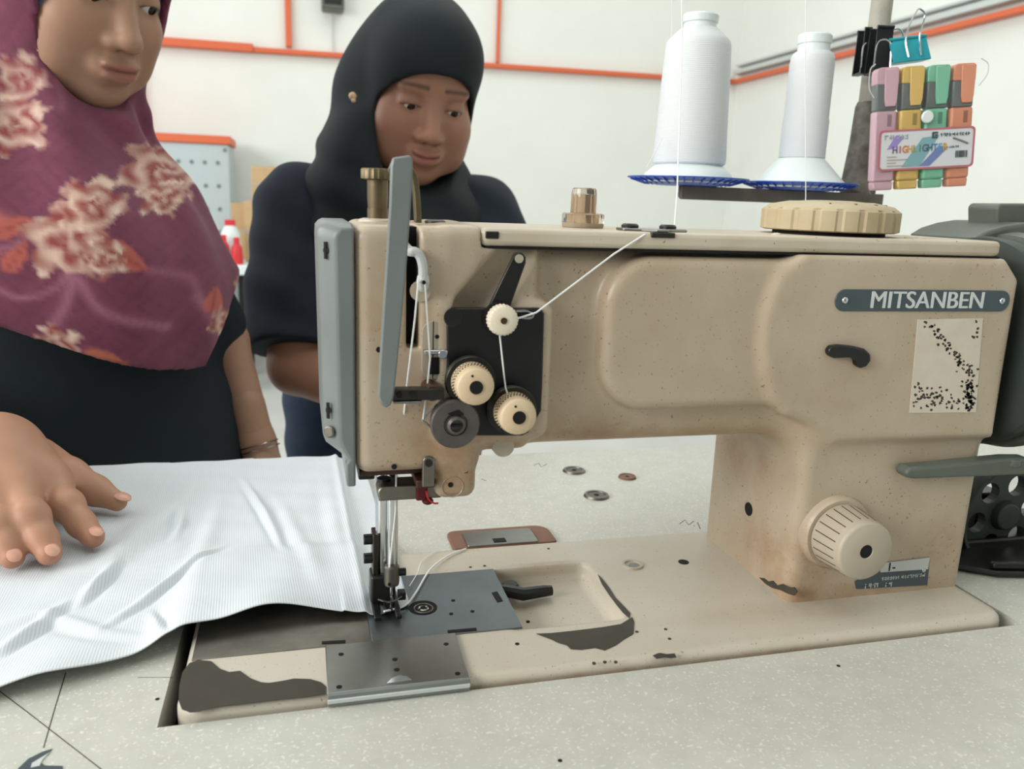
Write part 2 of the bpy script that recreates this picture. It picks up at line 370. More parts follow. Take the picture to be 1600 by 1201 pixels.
def cloth_material():
    m = mat('white_ribbed_cloth', S(236, 239, 240), .85, spec=.2); N = m.node_tree.nodes; L = m.node_tree.links
    tc = [n for n in N if n.type == 'TEX_COORD'][0]
    w = N.new('ShaderNodeTexWave'); w.wave_type = 'BANDS'; w.bands_direction = 'X'; w.inputs['Scale'].default_value = 190; w.inputs['Distortion'].default_value = .8
    mp = N.new('ShaderNodeMapping'); mp.inputs['Rotation'].default_value = (0, 0, math.radians(-4)); L.new(tc.outputs['Object'], mp.inputs[0]); L.new(mp.outputs[0], w.inputs['Vector'])
    b = N.new('ShaderNodeBump'); b.inputs['Strength'].default_value = .16; b.inputs['Distance'].default_value = .0005
    L.new(w.outputs['Fac'], b.inputs['Height']); L.new(b.outputs[0], N['Principled BSDF'].inputs['Normal'])
    r = N.new('ShaderNodeMix'); r.data_type = 'RGBA'; r.inputs[6].default_value = S(200, 206, 210); r.inputs[7].default_value = S(219, 223, 227)
    L.new(w.outputs['Fac'], r.inputs[0]); L.new(r.outputs[2], N['Principled BSDF'].inputs['Base Color'])
    return m
M['cloth'] = cloth_material()
def yarn_material():
    m = mat('wound_white_thread', S(220, 224, 225), .6); N = m.node_tree.nodes; L = m.node_tree.links
    tc = [n for n in N if n.type == 'TEX_COORD'][0]
    w = N.new('ShaderNodeTexWave'); w.wave_type = 'BANDS'; w.bands_direction = 'Z'; w.inputs['Scale'].default_value = 190; w.inputs['Distortion'].default_value = 1.5; w.inputs['Detail Scale'].default_value = .3
    mp = N.new('ShaderNodeMapping'); mp.inputs['Rotation'].default_value = (0.03, .05, 0); L.new(tc.outputs['Object'], mp.inputs[0]); L.new(mp.outputs[0], w.inputs['Vector'])
    b = N.new('ShaderNodeBump'); b.inputs['Strength'].default_value = .3; b.inputs['Distance'].default_value = .0005
    L.new(w.outputs['Fac'], b.inputs['Height']); L.new(b.outputs[0], N['Principled BSDF'].inputs['Normal'])
    return m
M['yarn'] = yarn_material()

# ---------------------------------------------------------------- the room
RX, RY, LX, FY, RH = 3.045, 5.0, -3.5, -3.6, 4.1
def struct(name, mb, m, parent=None, bevel=0):
    o = mb.build(name, m, parent, bevel)
    if parent is None: o['kind'] = 'structure'
    return o
struct('floor', MB().box((LX - .1, FY - .1, -.1), (RX + .1, RY + .1, 0)), M['floor'])
struct('ceiling', MB().box((LX - .1, FY - .1, RH), (RX + .1, RY + .1, RH + .1)), M['ceiling'])
struct('wall_back', MB().box((LX - .1, RY, 0), (RX + .1, RY + .1, RH)), M['wall'])
struct('wall_right', MB().box((RX, FY - .1, 0), (RX + .1, RY, RH)), M['wall'])
wl = MB()
for y0, y1, z0, z1 in ((FY, RY, 0, 1.3), (FY, RY, 3.3, RH), (FY, -2.7, 1.3, 3.3), (.7, 1.2, 1.3, 3.3), (4.0, RY, 1.3, 3.3)):
    wl.box((LX - .1, y0, z0), (LX, y1, z1))
struct('wall_left', wl, M['wall'])
for i, (y0, y1) in enumerate(((-2.7, .7), (1.2, 4.0))):
    w = MB()
    n = 3
    for k in range(n + 1):
        y = y0 + (y1 - y0) * k / n; w.box((LX - .07, y - .025, 1.3), (LX - .03, y + .025, 3.3))
    for z in (1.3, 2.3, 3.3): w.box((LX - .075, y0, z - .025), (LX - .025, y1, z + .025))
    struct('window_%d' % (i + 1), w, M['conduit'])
wf = MB()
for x0, x1, z0, z1 in ((LX, -1.9, 0, RH), (1.9, RX, 0, RH), (-1.9, 1.9, 3.0, RH)): wf.box((x0, FY - .1, z0), (x1, FY, z1))
struct('wall_front', wf, M['wall'])

def wall_bar(n, a, b, h, d=.05, Y=RY, m='orange'):
    """flat steel bar on the back wall between two photo points"""
    p, q = P(a[0], a[1], Y), P(b[0], b[1], Y); t = MB()
    vert = abs(p[2] - q[2]) > abs(p[0] - q[0])
    if vert: t.box((p[0] - h / 2, Y - d, q[2] + ZB), (p[0] + h / 2, Y - .001, p[2] + ZB))
    else: t.plate([(p[0], Y - d, p[2] + ZB - h / 2), (q[0], Y - d, q[2] + ZB - h / 2), (q[0], Y - d, q[2] + ZB + h / 2), (p[0], Y - d, p[2] + ZB + h / 2)], (0, d - .001, 0))
    return struct('trim_%d' % n, t, M[m], bevel=.004)
wall_bar(1, (-200, 33), (396, 77), .046, .06)
wall_bar(2, (396, 79), (1150, 129), .028, .05)
wall_bar(3, (440, -400), (442, 74), .036, .045)
wall_bar(4, (791, -400), (791, 100), .018, .04)
wall_bar(5, (214, 50), (214, 420), .030, .04)
# rails along the right wall
zr = P(1150, 128, RY)[2] + ZB
struct('trim_6', MB().box((RX - .05, -2.5, zr - .02), (RX - .001, RY - .06, zr + .006)), M['orange'], bevel=.003)
struct('trim_7', MB().box((RX - .06, -2.5, zr + .035), (RX - .001, RY - .06, zr + .065)), M['conduit'], bevel=.004)
struct('trim_8', MB().box((RX - .045, -2.5, zr + .085), (RX - .001, RY - .06, zr + .10)), M['conduit'], bevel=.004)

# small speaker box on the wall
p = P(520, 4, RY - .08)
t = thing('wall_speaker', 'small dark box with a hanging cord mounted high on the back wall', 'speaker', (p[0], RY, p[2] + ZB))
MB().box((-.065, -.13, -.045), (.065, -.002, .11)).build('housing', M['greygreen'], t, .008)
MB().box((-.05, -.134, -.02), (.05, -.13, .09)).build('grille', M['black'], t, .002)
MB().tube([(.0, -.02, -.04), (.0, -.014, -.12), (.003, -.014, -.26)], .004, 6).build('cord', M['conduit'], t)

# grey panel cabinet with an orange top strip
a = P(262, 226, 4.5); b = P(357, 226, 4.5)
t = thing('metal_cabinet', 'light grey perforated metal cabinet with an orange top edge by the wall', 'cabinet', (b[0], 4.5, 0))
H = b[2] + ZB
MB().box((-.75, 0, 0.02), (0, .4, H)).build('body', M['cabinet'], t, .006)
MB().box((-.76, -.012, H), (.012, .41, H + .045)).build('top_edge', M['orange'], t, .004)
for r_ in range(5):
    for c_ in range(5):
        MB().cyl((-.06 - c_ * .068, -.003, H - .10 - r_ * .125), (-.06 - c_ * .068, .004, H - .10 - r_ * .125), .011, 12).build('perforation', M['greypaint'], t)
MB().cyl((-.02, -.004, H - .03), (-.02, .01, H - .03), .011, 12).build('latch', M['greypaint'], t)
for x_ in (-.7, -.04):
    for y_ in (.04, .36): MB().box((x_ - .02, y_ - .02, 0), (x_ + .02, y_ + .02, .021)).build('foot', M['black'], t)

# far workbench and the things on it
bz = P(365, 410, 4.0)[2] + ZB
bx0, bx1 = P(200, 420, 4.0)[0], P(640, 420, 4.0)[0]
t = thing('workbench', 'white topped workbench with dark steel legs near the back wall', 'workbench', (bx0, 4.0, 0))
MB().box((0, -.15, bz - .05), (bx1 - bx0, .45, bz)).build('bench_top', M['cone'], t, .004)
lx = P(382, 500, 4.0)[0] - bx0
for x_ in (.05, lx, bx1 - bx0 - .05):
    for y_ in (-.02, .4): MB().box((x_ - .022, y_ - .02, 0), (x_ + .022, y_ + .02, bz - .05)).build('leg', M['black'], t, .003)
MB().box((lx, -.01, bz * .42), (bx1 - bx0 - .05, .02, bz * .52)).build('rail', M['black'], t, .003)
def carton(name, x0, x1, y1, Y, label, m='carton', dep=.22, ytop=None, base=None, cat='box', group=None):
    a = P(x0, y1, Y); c = P(x1, y1, Y); z0 = base if base is not None else bz; z1 = P((x0 + x1) / 2, ytop, Y)[2] + ZB
    t = thing(name, label, cat, ((a[0] + c[0]) / 2, Y + dep / 2, z0), group); w = (c[0] - a[0]) / 2
    MB().box((-w, -dep / 2, 0), (w, dep / 2, z1 - z0)).build('carton_body', M[m], t, .004)
    MB().box((-w * .96, -dep / 2 * .96, z1 - z0), (-.004, dep / 2 * .96, z1 - z0 + .004)).build('flap', M[m], t)
    MB().box((.004, -dep / 2 * .96, z1 - z0), (w * .96, dep / 2 * .96, z1 - z0 + .004)).build('flap', M[m], t)
    MB().box((-w * .98, -dep / 2 - .001, (z1 - z0) * .46), (w * .98, -dep / 2, (z1 - z0) * .54)).build('tape', M['dialplastic'], t)
    return z1 + .004
z1 = carton('cardboard_box', 384, 470, 400, 4.05, 'lower brown cardboard box beside the dark sleeve on the far bench', ytop=316)
carton('cardboard_box', 394, 480, 316, 4.08, 'upper tan cardboard box stacked on another carton on the far bench', ytop=262, base=z1)
carton('cardboard_box', 362, 384, 345, 4.25, 'small low brown carton behind the red packets on the far bench', ytop=318, dep=.12)
for (x0, x1, yt, Y, mm, lab) in ((340, 360, 376, 3.9, 'red', 'red packet lying on the far bench next to the maroon scarf'),
                                 (361, 380, 380, 3.9, 'red', 'red packet on the far bench nearer the dark sleeve'),
                                 (345, 378, 352, 4.0, 'cone', 'white packet with a red cap behind the red packets on the bench')):
    a = P(x0, 400, Y); c = P(x1, 400, Y); h = P(x0, yt, Y)[2] + ZB - bz
    t = thing('packet', lab, 'packet', ((a[0] + c[0]) / 2, Y, bz), 'packets on the far bench'); w = (c[0] - a[0]) / 2
    MB().lathe([(0, 0), (w, 0), (w * 1.05, h * .3), (w * .9, h * .8), (w * .5, h), (0, h)], (0, 0, 0), (0, 0, 1), 10, True).build('pouch', M[mm], t)
    MB().box((-w * .5, -.012, h * .97), (w * .5, .012, h + .03)).build('crimp' if mm == 'red' else 'cap', M['red'], t, .004)
# pink cloth bundle seen past the right end of the machine
p = P(1592, 705, 1.6)
t = thing('storage_bin', 'pink plastic bin standing behind the right end of the machine', 'bin', (p[0] + .13, 1.75, 0))
pk = MB(); zt = P(1592, 690, 1.6)[2] + ZB
pk.lathe([(0, 0), (.14, 0), (.165, zt), (.15, zt), (.13, .02), (0, .02)], (0, 0, 0), (0, 0, 1), 24, True); pk.build('bucket', M['pen_pink'], t)
MB().lathe([(.163, zt - .02), (.175, zt - .02), (.175, zt), (.163, zt)], (0, 0, 0), (0, 0, 1), 24, True).build('rim', M['pen_pink'], t)

# ---------------------------------------------------------------- sewing table
TZ = -.006
t = thing('sewing_table', 'cream speckled sewing table carrying the beige sewing machine', 'table', (0, 0, 0))
X0, X1, Y0, Y1 = -.62, 1.02, -.17, .412
hx0, hx1, hy0, hy1 = -.0075, .5365, -.0028, .1755
tt = MB(); zt = ZB + TZ
ring_o = [(X0, Y0), (X1, Y0), (X1, Y1), (X0, Y1)]; ring_i = [(hx0, hy0), (hx1, hy0), (hx1, hy1), (hx0, hy1)]
vs = [(x, y, z) for z in (zt - .035, zt) for R_ in (ring_o, ring_i) for x, y in R_]
fs = []
for i in range(4):
    j = (i + 1) % 4
    fs += [(8 + i, 8 + j, 12 + j, 12 + i), (i, 4 + i, 4 + j, j), (i, j, 8 + j, 8 + i), (4 + i, 12 + i, 12 + j, 4 + j)]
tt.add(vs, fs); tt.build('tabletop', M['table'], t)
pn = MB()
for lo_, hi_ in (((hx0 - .02, hy0 - .02, ZB - .16), (hx1 + .02, hy1 + .02, ZB - .155)), ((hx0 - .02, hy0 - .02, ZB - .155), (hx0 - .012, hy1 + .02, ZB - .041)), ((hx1 + .012, hy0 - .02, ZB - .155), (hx1 + .02, hy1 + .02, ZB - .041)),
                 ((hx0 - .012, hy0 - .02, ZB - .155), (hx1 + .012, hy0 - .012, ZB - .041)), ((hx0 - .012, hy1 + .012, ZB - .155), (hx1 + .012, hy1 + .02, ZB - .041))): pn.box(lo_, hi_)
pn.build('dark_pan', M['hole'], t)  # black pan added under the cutout so the gap round the bed reads dark
for y_ in (Y0, Y1 - .003): MB().box((X0, y_ - .0002, zt - .034), (X1, y_ + .0032, zt - .001)).build('edge_band', M['table_edge'], t)
for x_ in (X0 + .12, X1 - .12):
    MB().box((x_ - .03, Y0 + .06, .05), (x_ + .03, Y0 + .11, zt - .035)).build('leg', M['greypaint'], t, .004)
    MB().box((x_ - .03, Y1 - .11, .05), (x_ + .03, Y1 - .06, zt - .035)).build('leg', M['greypaint'], t, .004)
    MB().box((x_ - .035, Y0 + .02, 0), (x_ + .035, Y1 - .02, .05)).build('foot', M['greypaint'], t, .004)
MB().box((X0 + .12, Y1 - .1, .22), (X1 - .12, Y1 - .06, .27)).build('crossbar', M['greypaint'], t, .004)
for (px, py, r, m_) in ((897, 736, .0118, 'dullsteel'), (932, 775, .0122, 'dullsteel'), (980, 746, .0092, 'brown')):
    q = PZ(px, py, TZ); a = (q[0], q[1], zt - .002)
    o = MB().lathe([(0, .0005), (r * .62, .0005), (r * .66, .0012), (r * .72, .004), (r * .9, .0042), (r, .0022)], a, (a[0], a[1], a[2] + 1), 28, True).build('grommet', M[m_], t)
    MB().cyl((a[0], a[1], zt - .0015), (a[0], a[1], zt + .0014), r * .70, 24).build('grommet_plug', M['gunmetal' if r > .01 else 'brown'], o)
    MB().cyl((a[0], a[1], zt + .0012), (a[0], a[1], zt + .0017), r * .2, 12).build('grommet_screw', M['hole'], o)
# brown rubber hinge pocket behind the bed
q0 = PZ(697, 838, TZ); 
fr = rrect(.1785, .2635, .178, .2125, (.012, .008, .003, .003)); 
o = MB().prism(fr, (0, 0, zt), (1, 0, 0), (0, 1, 0), (0, 0, .0025)).build('hinge_pad', M['brown'], t, .0008)
MB().prism(rrect(.190, .2475, .178, .205, .002), (0, 0, zt + .0025), (1, 0, 0), (0, 1, 0), (0, 0, .0012)).build('hinge_plate', M['steel'], o, .0003)
MB().box((.212, .181, zt + .0037), (.222, .188, zt + .0041)).build('hinge_slot', M['hole'], o)
# pencil lines and the printed mark at the near corner
def mark(pts, r, name='pencil_line', m_='chip', n=1):
    q = [PZ(x, y, TZ) for x, y in pts]
    MB().tube([(a[0], a[1], zt - r * .55) for a in q], r, 6).build(name, M[m_], t)
mark([(103, 1050), (86, 1105), (68, 1168)], .00045)
mark([(-40, 1050), (40, 1110), (160, 1203)], .0004)
mark([(215, 1058), (270, 1058)], .0003)
pm = [PZ(x, y, TZ) for x, y in ((28, 1201), (45, 1185), (68, 1174), (82, 1170), (76, 1178), (62, 1190), (70, 1196), (98, 1197), (100, 1215), (28, 1215))]
MB().plate([(a[0], a[1], zt) for a in pm], (0, 0, .0003)).build('printed_mark', M['plateblue'], t)
pm = [PZ(x, y, TZ) for x, y in ((50, 1193), (78, 1176), (66, 1188), (62, 1197), (48, 1200))]
MB().plate([(a[0], a[1], zt + .0003) for a in pm], (0, 0, .0002)).build('printed_mark', M['conduit'], t)
for pts in ([(1062, 818), (1070, 812), (1076, 820), (1084, 814)], [(1084, 822), (1090, 816), (1094, 826)], [(834, 727), (841, 723), (846, 729), (854, 725)], [(752, 748), (760, 751)]):
    mark(pts, .0006)
for (x, y) in ((875, 1188), (246, 1092), (1310, 1040)):
    q = PZ(x, y, TZ); MB().cyl((q[0], q[1], zt - .0005), (q[0], q[1], zt + .0002), .0012, 8).build('tack_mark', M['hole'], t)

# ---------------------------------------------------------------- sewing machine
mc = thing('sewing_machine', 'large beige industrial walking foot sewing machine with grey face plate set in the table', 'sewing machine', (0, 0, ZB))
BX1, BY1 = .5285, .1725
# bed with the open pocket
def bed_sdf(p):
    d2 = rbox((p[0], p[1], p[2] * 0), (0, 0, -1), (BX1, BY1, 1), .014)
    a = d2 + np.float32(.006); w = np.abs(p[2] + np.float32(.0225)) - np.float32(.0225 - .006)
    d = np.minimum(np.maximum(a, w), 0) + np.sqrt(np.maximum(a, 0) ** 2 + np.maximum(w, 0) ** 2) - np.float32(.006)
    pk = rbox(p, (.190, .047, -.013), (.2695, .1285, .05), .007)
    return smax(d, -pk, .003)
V, Q = sdf_mesh(bed_sdf, (-.006, -.006, -.051), (BX1 + .006, BY1 + .006, .006), .0021)
bed = mesh_np('bed', V, Q, M['bedpaint'], mc)
# casting: head, arm, boss, pillar and column as one piece
pil = [P(x, y, .036)[[0, 2]] for x, y in ((1219, 425), (1203, 460), (1193, 500), (1189, 540), (1193, 585), (1204, 622), (1228, 650), (1262, 664), (1290, 682), (1303, 694))]
pil += [np.array(t) for t in ((.5285, .1135), (.5275, .16), (.527, .2225), (.514, .236), (.3640, .238))]
def cast_sdf(p):
    head = smin(rbox(p, (.0957, .040, .1085), (.1665, .138, .2468), .0075), rbox(p, (.14, .0405, .1185), (.198, .138, .2468), .0075), .004)
    lobe = rbox(p, (.1412, .0415, .0900), (.1655, .096, .150), .0065)
    gap = rbox(p, (.098, .050, .09), (.1385, .128, .125), .003)
    arm = rbox(p, (.15, .0535, .1165), (.42, .138, .2395), .015)
    boss = ext(p, rbox((p[0], p[1] * 0, p[2]), (.2380, -1, .1405), (.44, 1, .2330), .030), .0395, .12, .007)
    tens = ext(p, rbox((p[0], p[1] * 0, p[2]), (.1415, -1, .1265), (.2065, 1, .2075), .008), .0365, .10, .004)
    pill = ext(p, poly2(p[0], p[2], [tuple(q) for q in pil]), .036, .142, .006)
    colm = ext((p[2], p[1], p[0]), rbox((p[0], p[1], p[2] * 0), (.386, .045, -1), (.5275, .1635, 1), .008), -9, 9, .001)
    colm = np.maximum(colm, np.maximum(p[2] - np.float32(.135), -p[2] - np.float32(.004)))
    d = smin(head, lobe, .006); d = smax(d, -gap, .003)
    d = smin(d, arm, .012); d = smin(d, boss, .007); d = smin(d, tens, .006)
    # fillet under the arm against the column
    d = smin(d, smin(arm, colm, .034), .004)
    d = smin(d, smin(pill, colm, .009), .006)
    groove = cone(p, P(818, 392, .038), P(742, 486, .040), .0115, .013)
    d = smax(d, -groove, .004)
    leverslot = rbox(p, (.1235, .02, .1805), (.1305, .075, .2462), .001)
    d = np.maximum(d, -leverslot)
    cut = np.maximum(np.float32(.1640) - p[0], np.float32(.2358) - p[2])
    return np.maximum(d, -cut)
V, Q = sdf_mesh(cast_sdf, (.088, .026, -.008), (.536, .172, .2525), .00175)
cast = mesh_np('casting', V, Q, M['beige'], mc); CV = V
def sy(x, z, r=.004):
    """front surface of the casting at (x, z)"""
    m_ = (np.abs(CV[:, 0] - x) < r) & (np.abs(CV[:, 2] - z) < r); return float(CV[m_, 1].min())
def sx(y, z, x0, x1, r=.004):
    m_ = (np.abs(CV[:, 1] - y) < r) & (np.abs(CV[:, 2] - z) < r) & (CV[:, 0] > x0) & (CV[:, 0] < x1); return float(CV[m_, 0].min())
def PX(px, py, x):
    d = CR.T @ np.array([px - 800, py - 600.5, F]); return CC + d * ((x - CC[0]) / d[0])
MB().box((.1222, .055, .178), (.1318, .08, .2455)).build('lever_slot_dark', M['hole'], cast)  # black block painting the shade inside the slot; no separate part there
# lid along the top
lid = MB().prism(rrect(.1640, .5155, .0395, .139, (.012, .004, .004, .012)), (0, 0, .2368), (1, 0, 0), (0, 1, 0), (0, 0, .0098)).build('lid', M['lid'], mc, .0028, 3)
MB().prism(rrect(.1645, .514, .0412, .138, .004), (0, 0, .2354), (1, 0, 0), (0, 1, 0), (0, 0, .0016)).build('seam_dark_strip', M['hole'], mc)  # black strip put into the lid seam to paint the dark of the gap
MB().box((.1660, .0388, .2408), (.1735, .050, .2448)).build('lid_hinge', M['darksteel'], lid, .0006)
for px, py in ((1213, 372), (1420, 374), (1440, 374)):
    q = P(px, py, .06); MB().ball((q[0], .060, .2466), (.0032, .0032, .0012), 12).build('lid_screw', M['lid'], lid)

# grey face plate on the left end
oz = [(.0957, .2467), (.0820, .2467), (.0795, .2455), (.0775, .2430), (.0772, .2380), (.0785, .1300), (.0800, .1255), (.0893, .1180), (.0903, .1150), (.0908, .1020), (.0957, .1020)]
rings = []
for y, inset in ((.0398, .0088), (.0410, .0078), (.0500, .0010), (.0525, 0), (.1320, 0), (.1360, .004)):
    rings.append([(min(x + inset * (1 if i in (2, 3, 4, 5, 6) else .75 if i == 1 else .35 if i == 7 else 0), .0955) if 0 < i < 10 else x, y, z - (inset * .25 if i < 4 else 0)) for i, (x, z) in enumerate(oz)])
fp = MB(); n = len(oz); fp.add([v for r_ in rings for v in r_], [tuple(range(n))[::-1], tuple(range((len(rings) - 1) * n, len(rings) * n))] + [(k * n + i, k * n + (i + 1) % n, (k + 1) * n + (i + 1) % n, (k + 1) * n + i) for k in range(len(rings) - 1) for i in range(n)])
face = fp.build('face_plate', M['greypaint'], mc, .0012)
for z in (.2325, .1455):
    c = np.array((.0815, .0447, z)); w = np.array((-.6, -.8, 0))
    MB().lathe([(0, 0), (.0019, 0), (.0019, .0006), (.0012, .0010), (0, .0010)], c - w * .0004, c + w, 16, True).build('screw', M['darksteel'], face)
    MB().box((-.0008, -.0003, -.0045), (.0008, .0006, .0045), np.array(((.8, -.6, 0), (-.6, -.8, 0), (0, 0, 1))).T, c + w * .0003).build('screw_slot', M['hole'], face)
c = np.array((.0822, .0444, .1335)); w = np.array((-.6, -.8, 0))
MB().lathe([(0, 0), (.0034, 0), (.0034, .0012), (.0026, .0018), (0, .0018)], c, c + w, 16, True).build('screw', M['dullsteel'], face)

# take-up guard strap
gl = [(591, 620), (594, 560), (599, 480), (604, 400), (609, 320), (611, 260), (614, 246)]; gr = [(641, 242), (645, 250), (645, 275), (641, 340), (636, 410), (629, 490), (622, 560), (616, 618), (611, 633), (603, 638), (596, 633)]
gpt = [P(x, y, .018) for x, y in gl + gr]
guard = MB().plate(gpt, (0, .0045, 0)).build('take_up_guard', M['greypaint'], mc, .0010)
top = P(629, 246, .018)
MB().plate([(top[0] - .0045, .0225, top[2]), (top[0] + .0045, .0225, top[2]), (top[0] + .0050, .058, top[2] - .004), (top[0] - .0030, .058, top[2] - .004)], (0, 0, -.0022)).build('guard_bridge', M['greypaint'], guard, .0006)
s_ = [P(x, y, .058) for x, y in ((640, 262), (647, 276), (651, 300), (654, 348))]
sp = spline(s_, 6); st = MB()
st.plate([(a[0] - .0016, .056, a[2]) for a in sp] + [(a[0] + .0016, .056, a[2]) for a in sp[::-1]], (0, .009, 0)).build('guard_bracket', M['brass'], guard, .0004)
b0 = P(612, 612, .022); b1 = P(688, 606, .036)
MB().box((b0[0] - .003, .0225, b1[2] - .0035), (b1[0], .030, b1[2] + .0030)).build('guard_mount', M['darksteel'], guard, .0008)
MB().box((b0[0] + .001, .0215, b1[2] - .0048), (b1[0] - .012, .0305, b1[2] - .0036)).build('guard_mount_strip', M['steel'], guard, .0003)
MB().cyl((b1[0] - .006, .024, b1[2]), (b1[0] - .006, .041, b1[2]), .0045, 16).build('guard_stud', M['oilbrown'], guard, .0006)
for dx in (.004, .011): MB().cyl((b0[0] + dx, .0212, b1[2]), (b0[0] + dx, .0228, b1[2]), .0016, 12).build('guard_screw', M['hole'], guard)
# presser pressure screw on the head
a = P(590, 342, .089); x_ = a[0]
MB().lathe([(0, -.006), (.0072, -.006), (.0072, .0), (.0060, .0), (.0060, .006), (.0056, .006), (.0060, .012), (.0060, .0215), (.0060, .0220), (.0093, .0225), (.0093, .0275), (.0086, .0285), (0, .0285)],
           (x_, .089, a[2]), (x_, .089, a[2] + 1), 40, True, lambda th, t: 1 + (.03 * math.cos(20 * th) if t > .0218 else 0)).build('pressure_screw', M['brass'], mc)
a = P(590, 344, .089)
MB().lathe([(0, .2450), (.0115, .2450), (.0110, .2478), (.0085, .2486), (0, .2486)], (x_, .089, 0), (x_, .089, 1), 28, True).build('pressure_collar', M['lid'], mc)
a = P(680, 346, .08); MB().lathe([(0, 0), (.0062, 0), (.0062, .0018), (.005, .0026), (0, .0026)], (a[0], .08, .2464), (a[0], .08, 1), 24, True).build('oil_plug', M['darksteel'], mc)

# take-up lever
tk = MB(); pts = [P(x, y, .037) for x, y in ((641, 393), (650, 394), (657, 402), (661, 418), (661, 440))]
tk.tube([(pts[0][0] - .002, .060, pts[0][2] + .004)] + spline(pts, 5), [.0026] + [.0026] * (len(spline(pts, 5)) - 1) + [.0034], 10)
tk.ball(tuple(pts[-1]), (.0036, .0022, .0058), 12); lever = tk.build('take_up_lever', M['conduit'], mc)
MB().cyl((pts[-1][0], .0335, pts[-1][2]), (pts[-1][0], .0352, pts[-1][2]), .0011, 10).build('eyelet', M['hole'], lever)
q = P(657, 455, .0398); MB().cyl((q[0], .0392, q[2]), (q[0], .042, q[2]), .0056, 20).build('lever_cap', M['dialplastic'], mc)
# thread guide plate next to the tension unit
q0, q1 = P(660, 502, .0385), P(690, 592, .0385)
gp = MB().prism(rrect(q0[0], q1[0] + .001, q1[2], q0[2], .0062), (0, .0382, 0), (1, 0, 0), (0, 0, 1), (0, .004, 0)).build('thread_guide_plate', M['dialplastic'], mc, .0005)
MB().box((q0[0] + .0040, .0372, q1[2] + .003), (q1[0] - .0015, .0385, q1[2] + .0125)).build('guide_window', M['hole'], gp, .0008)
MB().box((q0[0] + .0005, .0340, q1[2] + .0148), (q1[0] + .0025, .0385, q1[2] + .0172)).build('guide_clip', M['chrome'], gp, .0006)
MB().cyl((q1[0] - .0004, .0328, q1[2] + .0150), (q1[0] - .0004, .0385, q1[2] + .0150), .0026, 14).build('guide_screw', M['chrome'], gp, .0004)
MB().cyl((q1[0] - .0030, .0378, q1[2] + .024), (q1[0] - .0030, .0384, q1[2] + .024), .0012, 10).build('guide_hole', M['hole'], gp)

# tension unit
tp = [P(x, y, .0345) for x, y in ((706, 481), (845, 481), (851, 490), (848, 600), (846, 642), (826, 676), (816, 681), (740, 681), (712, 640), (697, 600), (699, 560), (698, 492))]
tens = MB().plate(tp, (0, .004, 0)).build('tension_plate', M['black'], mc, .0010, 3)
q = P(708, 496, .0345); MB().lathe([(0, 0), (.0052, 0), (.0052, .0008), (.0036, .0012), (0, .0012)], (q[0], .0346, q[2]), (q[0], -1, q[2]), 24, True).build('rivet', M['black'], tens)
def knurl(n, a): return lambda th, t: 1 + a * math.cos(n * th)
for (px, py) in ((744, 605), (811, 652)):
    q = P(px, py, .0125); x, z = q[0], q[2]; s = (x, .0345, z); e = (x, -1, z)
    kb = MB().lathe([(0, .0215), (.0036, .0215), (.0036, .0220), (.0092, .0220), (.0100, .0212), (.0104, .0190), (.0112, .0100), (.0112, .0085), (.0100, .0085), (0, .0085)], s, e, 72, True,
                    lambda th, t: 1 + (.018 * math.cos(36 * th) if .009 < t < .0195 else 0)).build('tension_knob', M['cream'], tens, 0, 2, 50)
    MB().cyl((x, .0116, z), (x, .02, z), .0037, 20).build('knob_bore', M['hole'], kb)
    MB().lathe([(.0037, .0218), (.0043, .0226), (.0037, .0226)], s, e, 24, True).build('bore_rim', M['cream'], kb)
    MB().cyl((x - .0022, .0122, z + .0062), (x - .0022, .0126, z + .0062), .0007, 8).build('index_mark', M['hole'], kb)
    for i in range(30):
        for rr, tt_ in ((.01125, .0112), (.01105, .0136), (.01085, .0160)):
            pass
    dm = MB()
    for i in range(40):
        th = 2 * math.pi * i / 40
        for j, (rr, yy) in enumerate(((.01128, .0110), (.01112, .0133), (.01094, .0156))):
            t2 = th + j * math.pi / 40; c = np.array((x + math.cos(t2) * rr, .0345 - yy, z + math.sin(t2) * rr)); w = np.array((math.cos(t2), 0, math.sin(t2)))
            dm.cyl(c - w * .0004, c + w * .00012, .00042, 5)
    set_props(dm.build('knob_dimples', M['hole'], kb), kind='stuff')
    MB().lathe([(0, .002), (.0135, .002), (.0140, .0045), (.0110, .0062), (.0140, .0080), (.0135, .0086), (0, .0086)], s, e, 40, True).build('tension_disc', M['darksteel'], kb)
q = P(787, 501, .023); x, z = q[0], q[2]; s = (x, .0345, z); e = (x, -1, z)
rb_ = MB().lathe([(0, .0118), (.0024, .0118), (.0070, .0120), (.0082, .0110), (.0084, .0060), (.0060, .0048), (.0060, .0035), (0, .0035)], s, e, 96, True, lambda th, t: 1 + (.03 * math.cos(26 * th) if t < .0115 else 0)).build('pre_tension_knob', M['ivory'], tens, 0, 2, 50)
MB().cyl((x, .0220, z), (x, .024, z), .0018, 14).build('knob_bore', M['oilbrown'], rb_)
MB().lathe([(0, 0), (.0092, 0), (.0092, .0032), (0, .0032)], s, e, 28, True).build('knob_seat', M['black'], rb_)
h = [P(*c_, .031) for c_ in ((806, 486), (825, 486), (833, 492), (828, 497), (812, 496))]
MB().tube(spline(h, 5), .0008, 6).build('wire_guide', M['chrome'], tens)
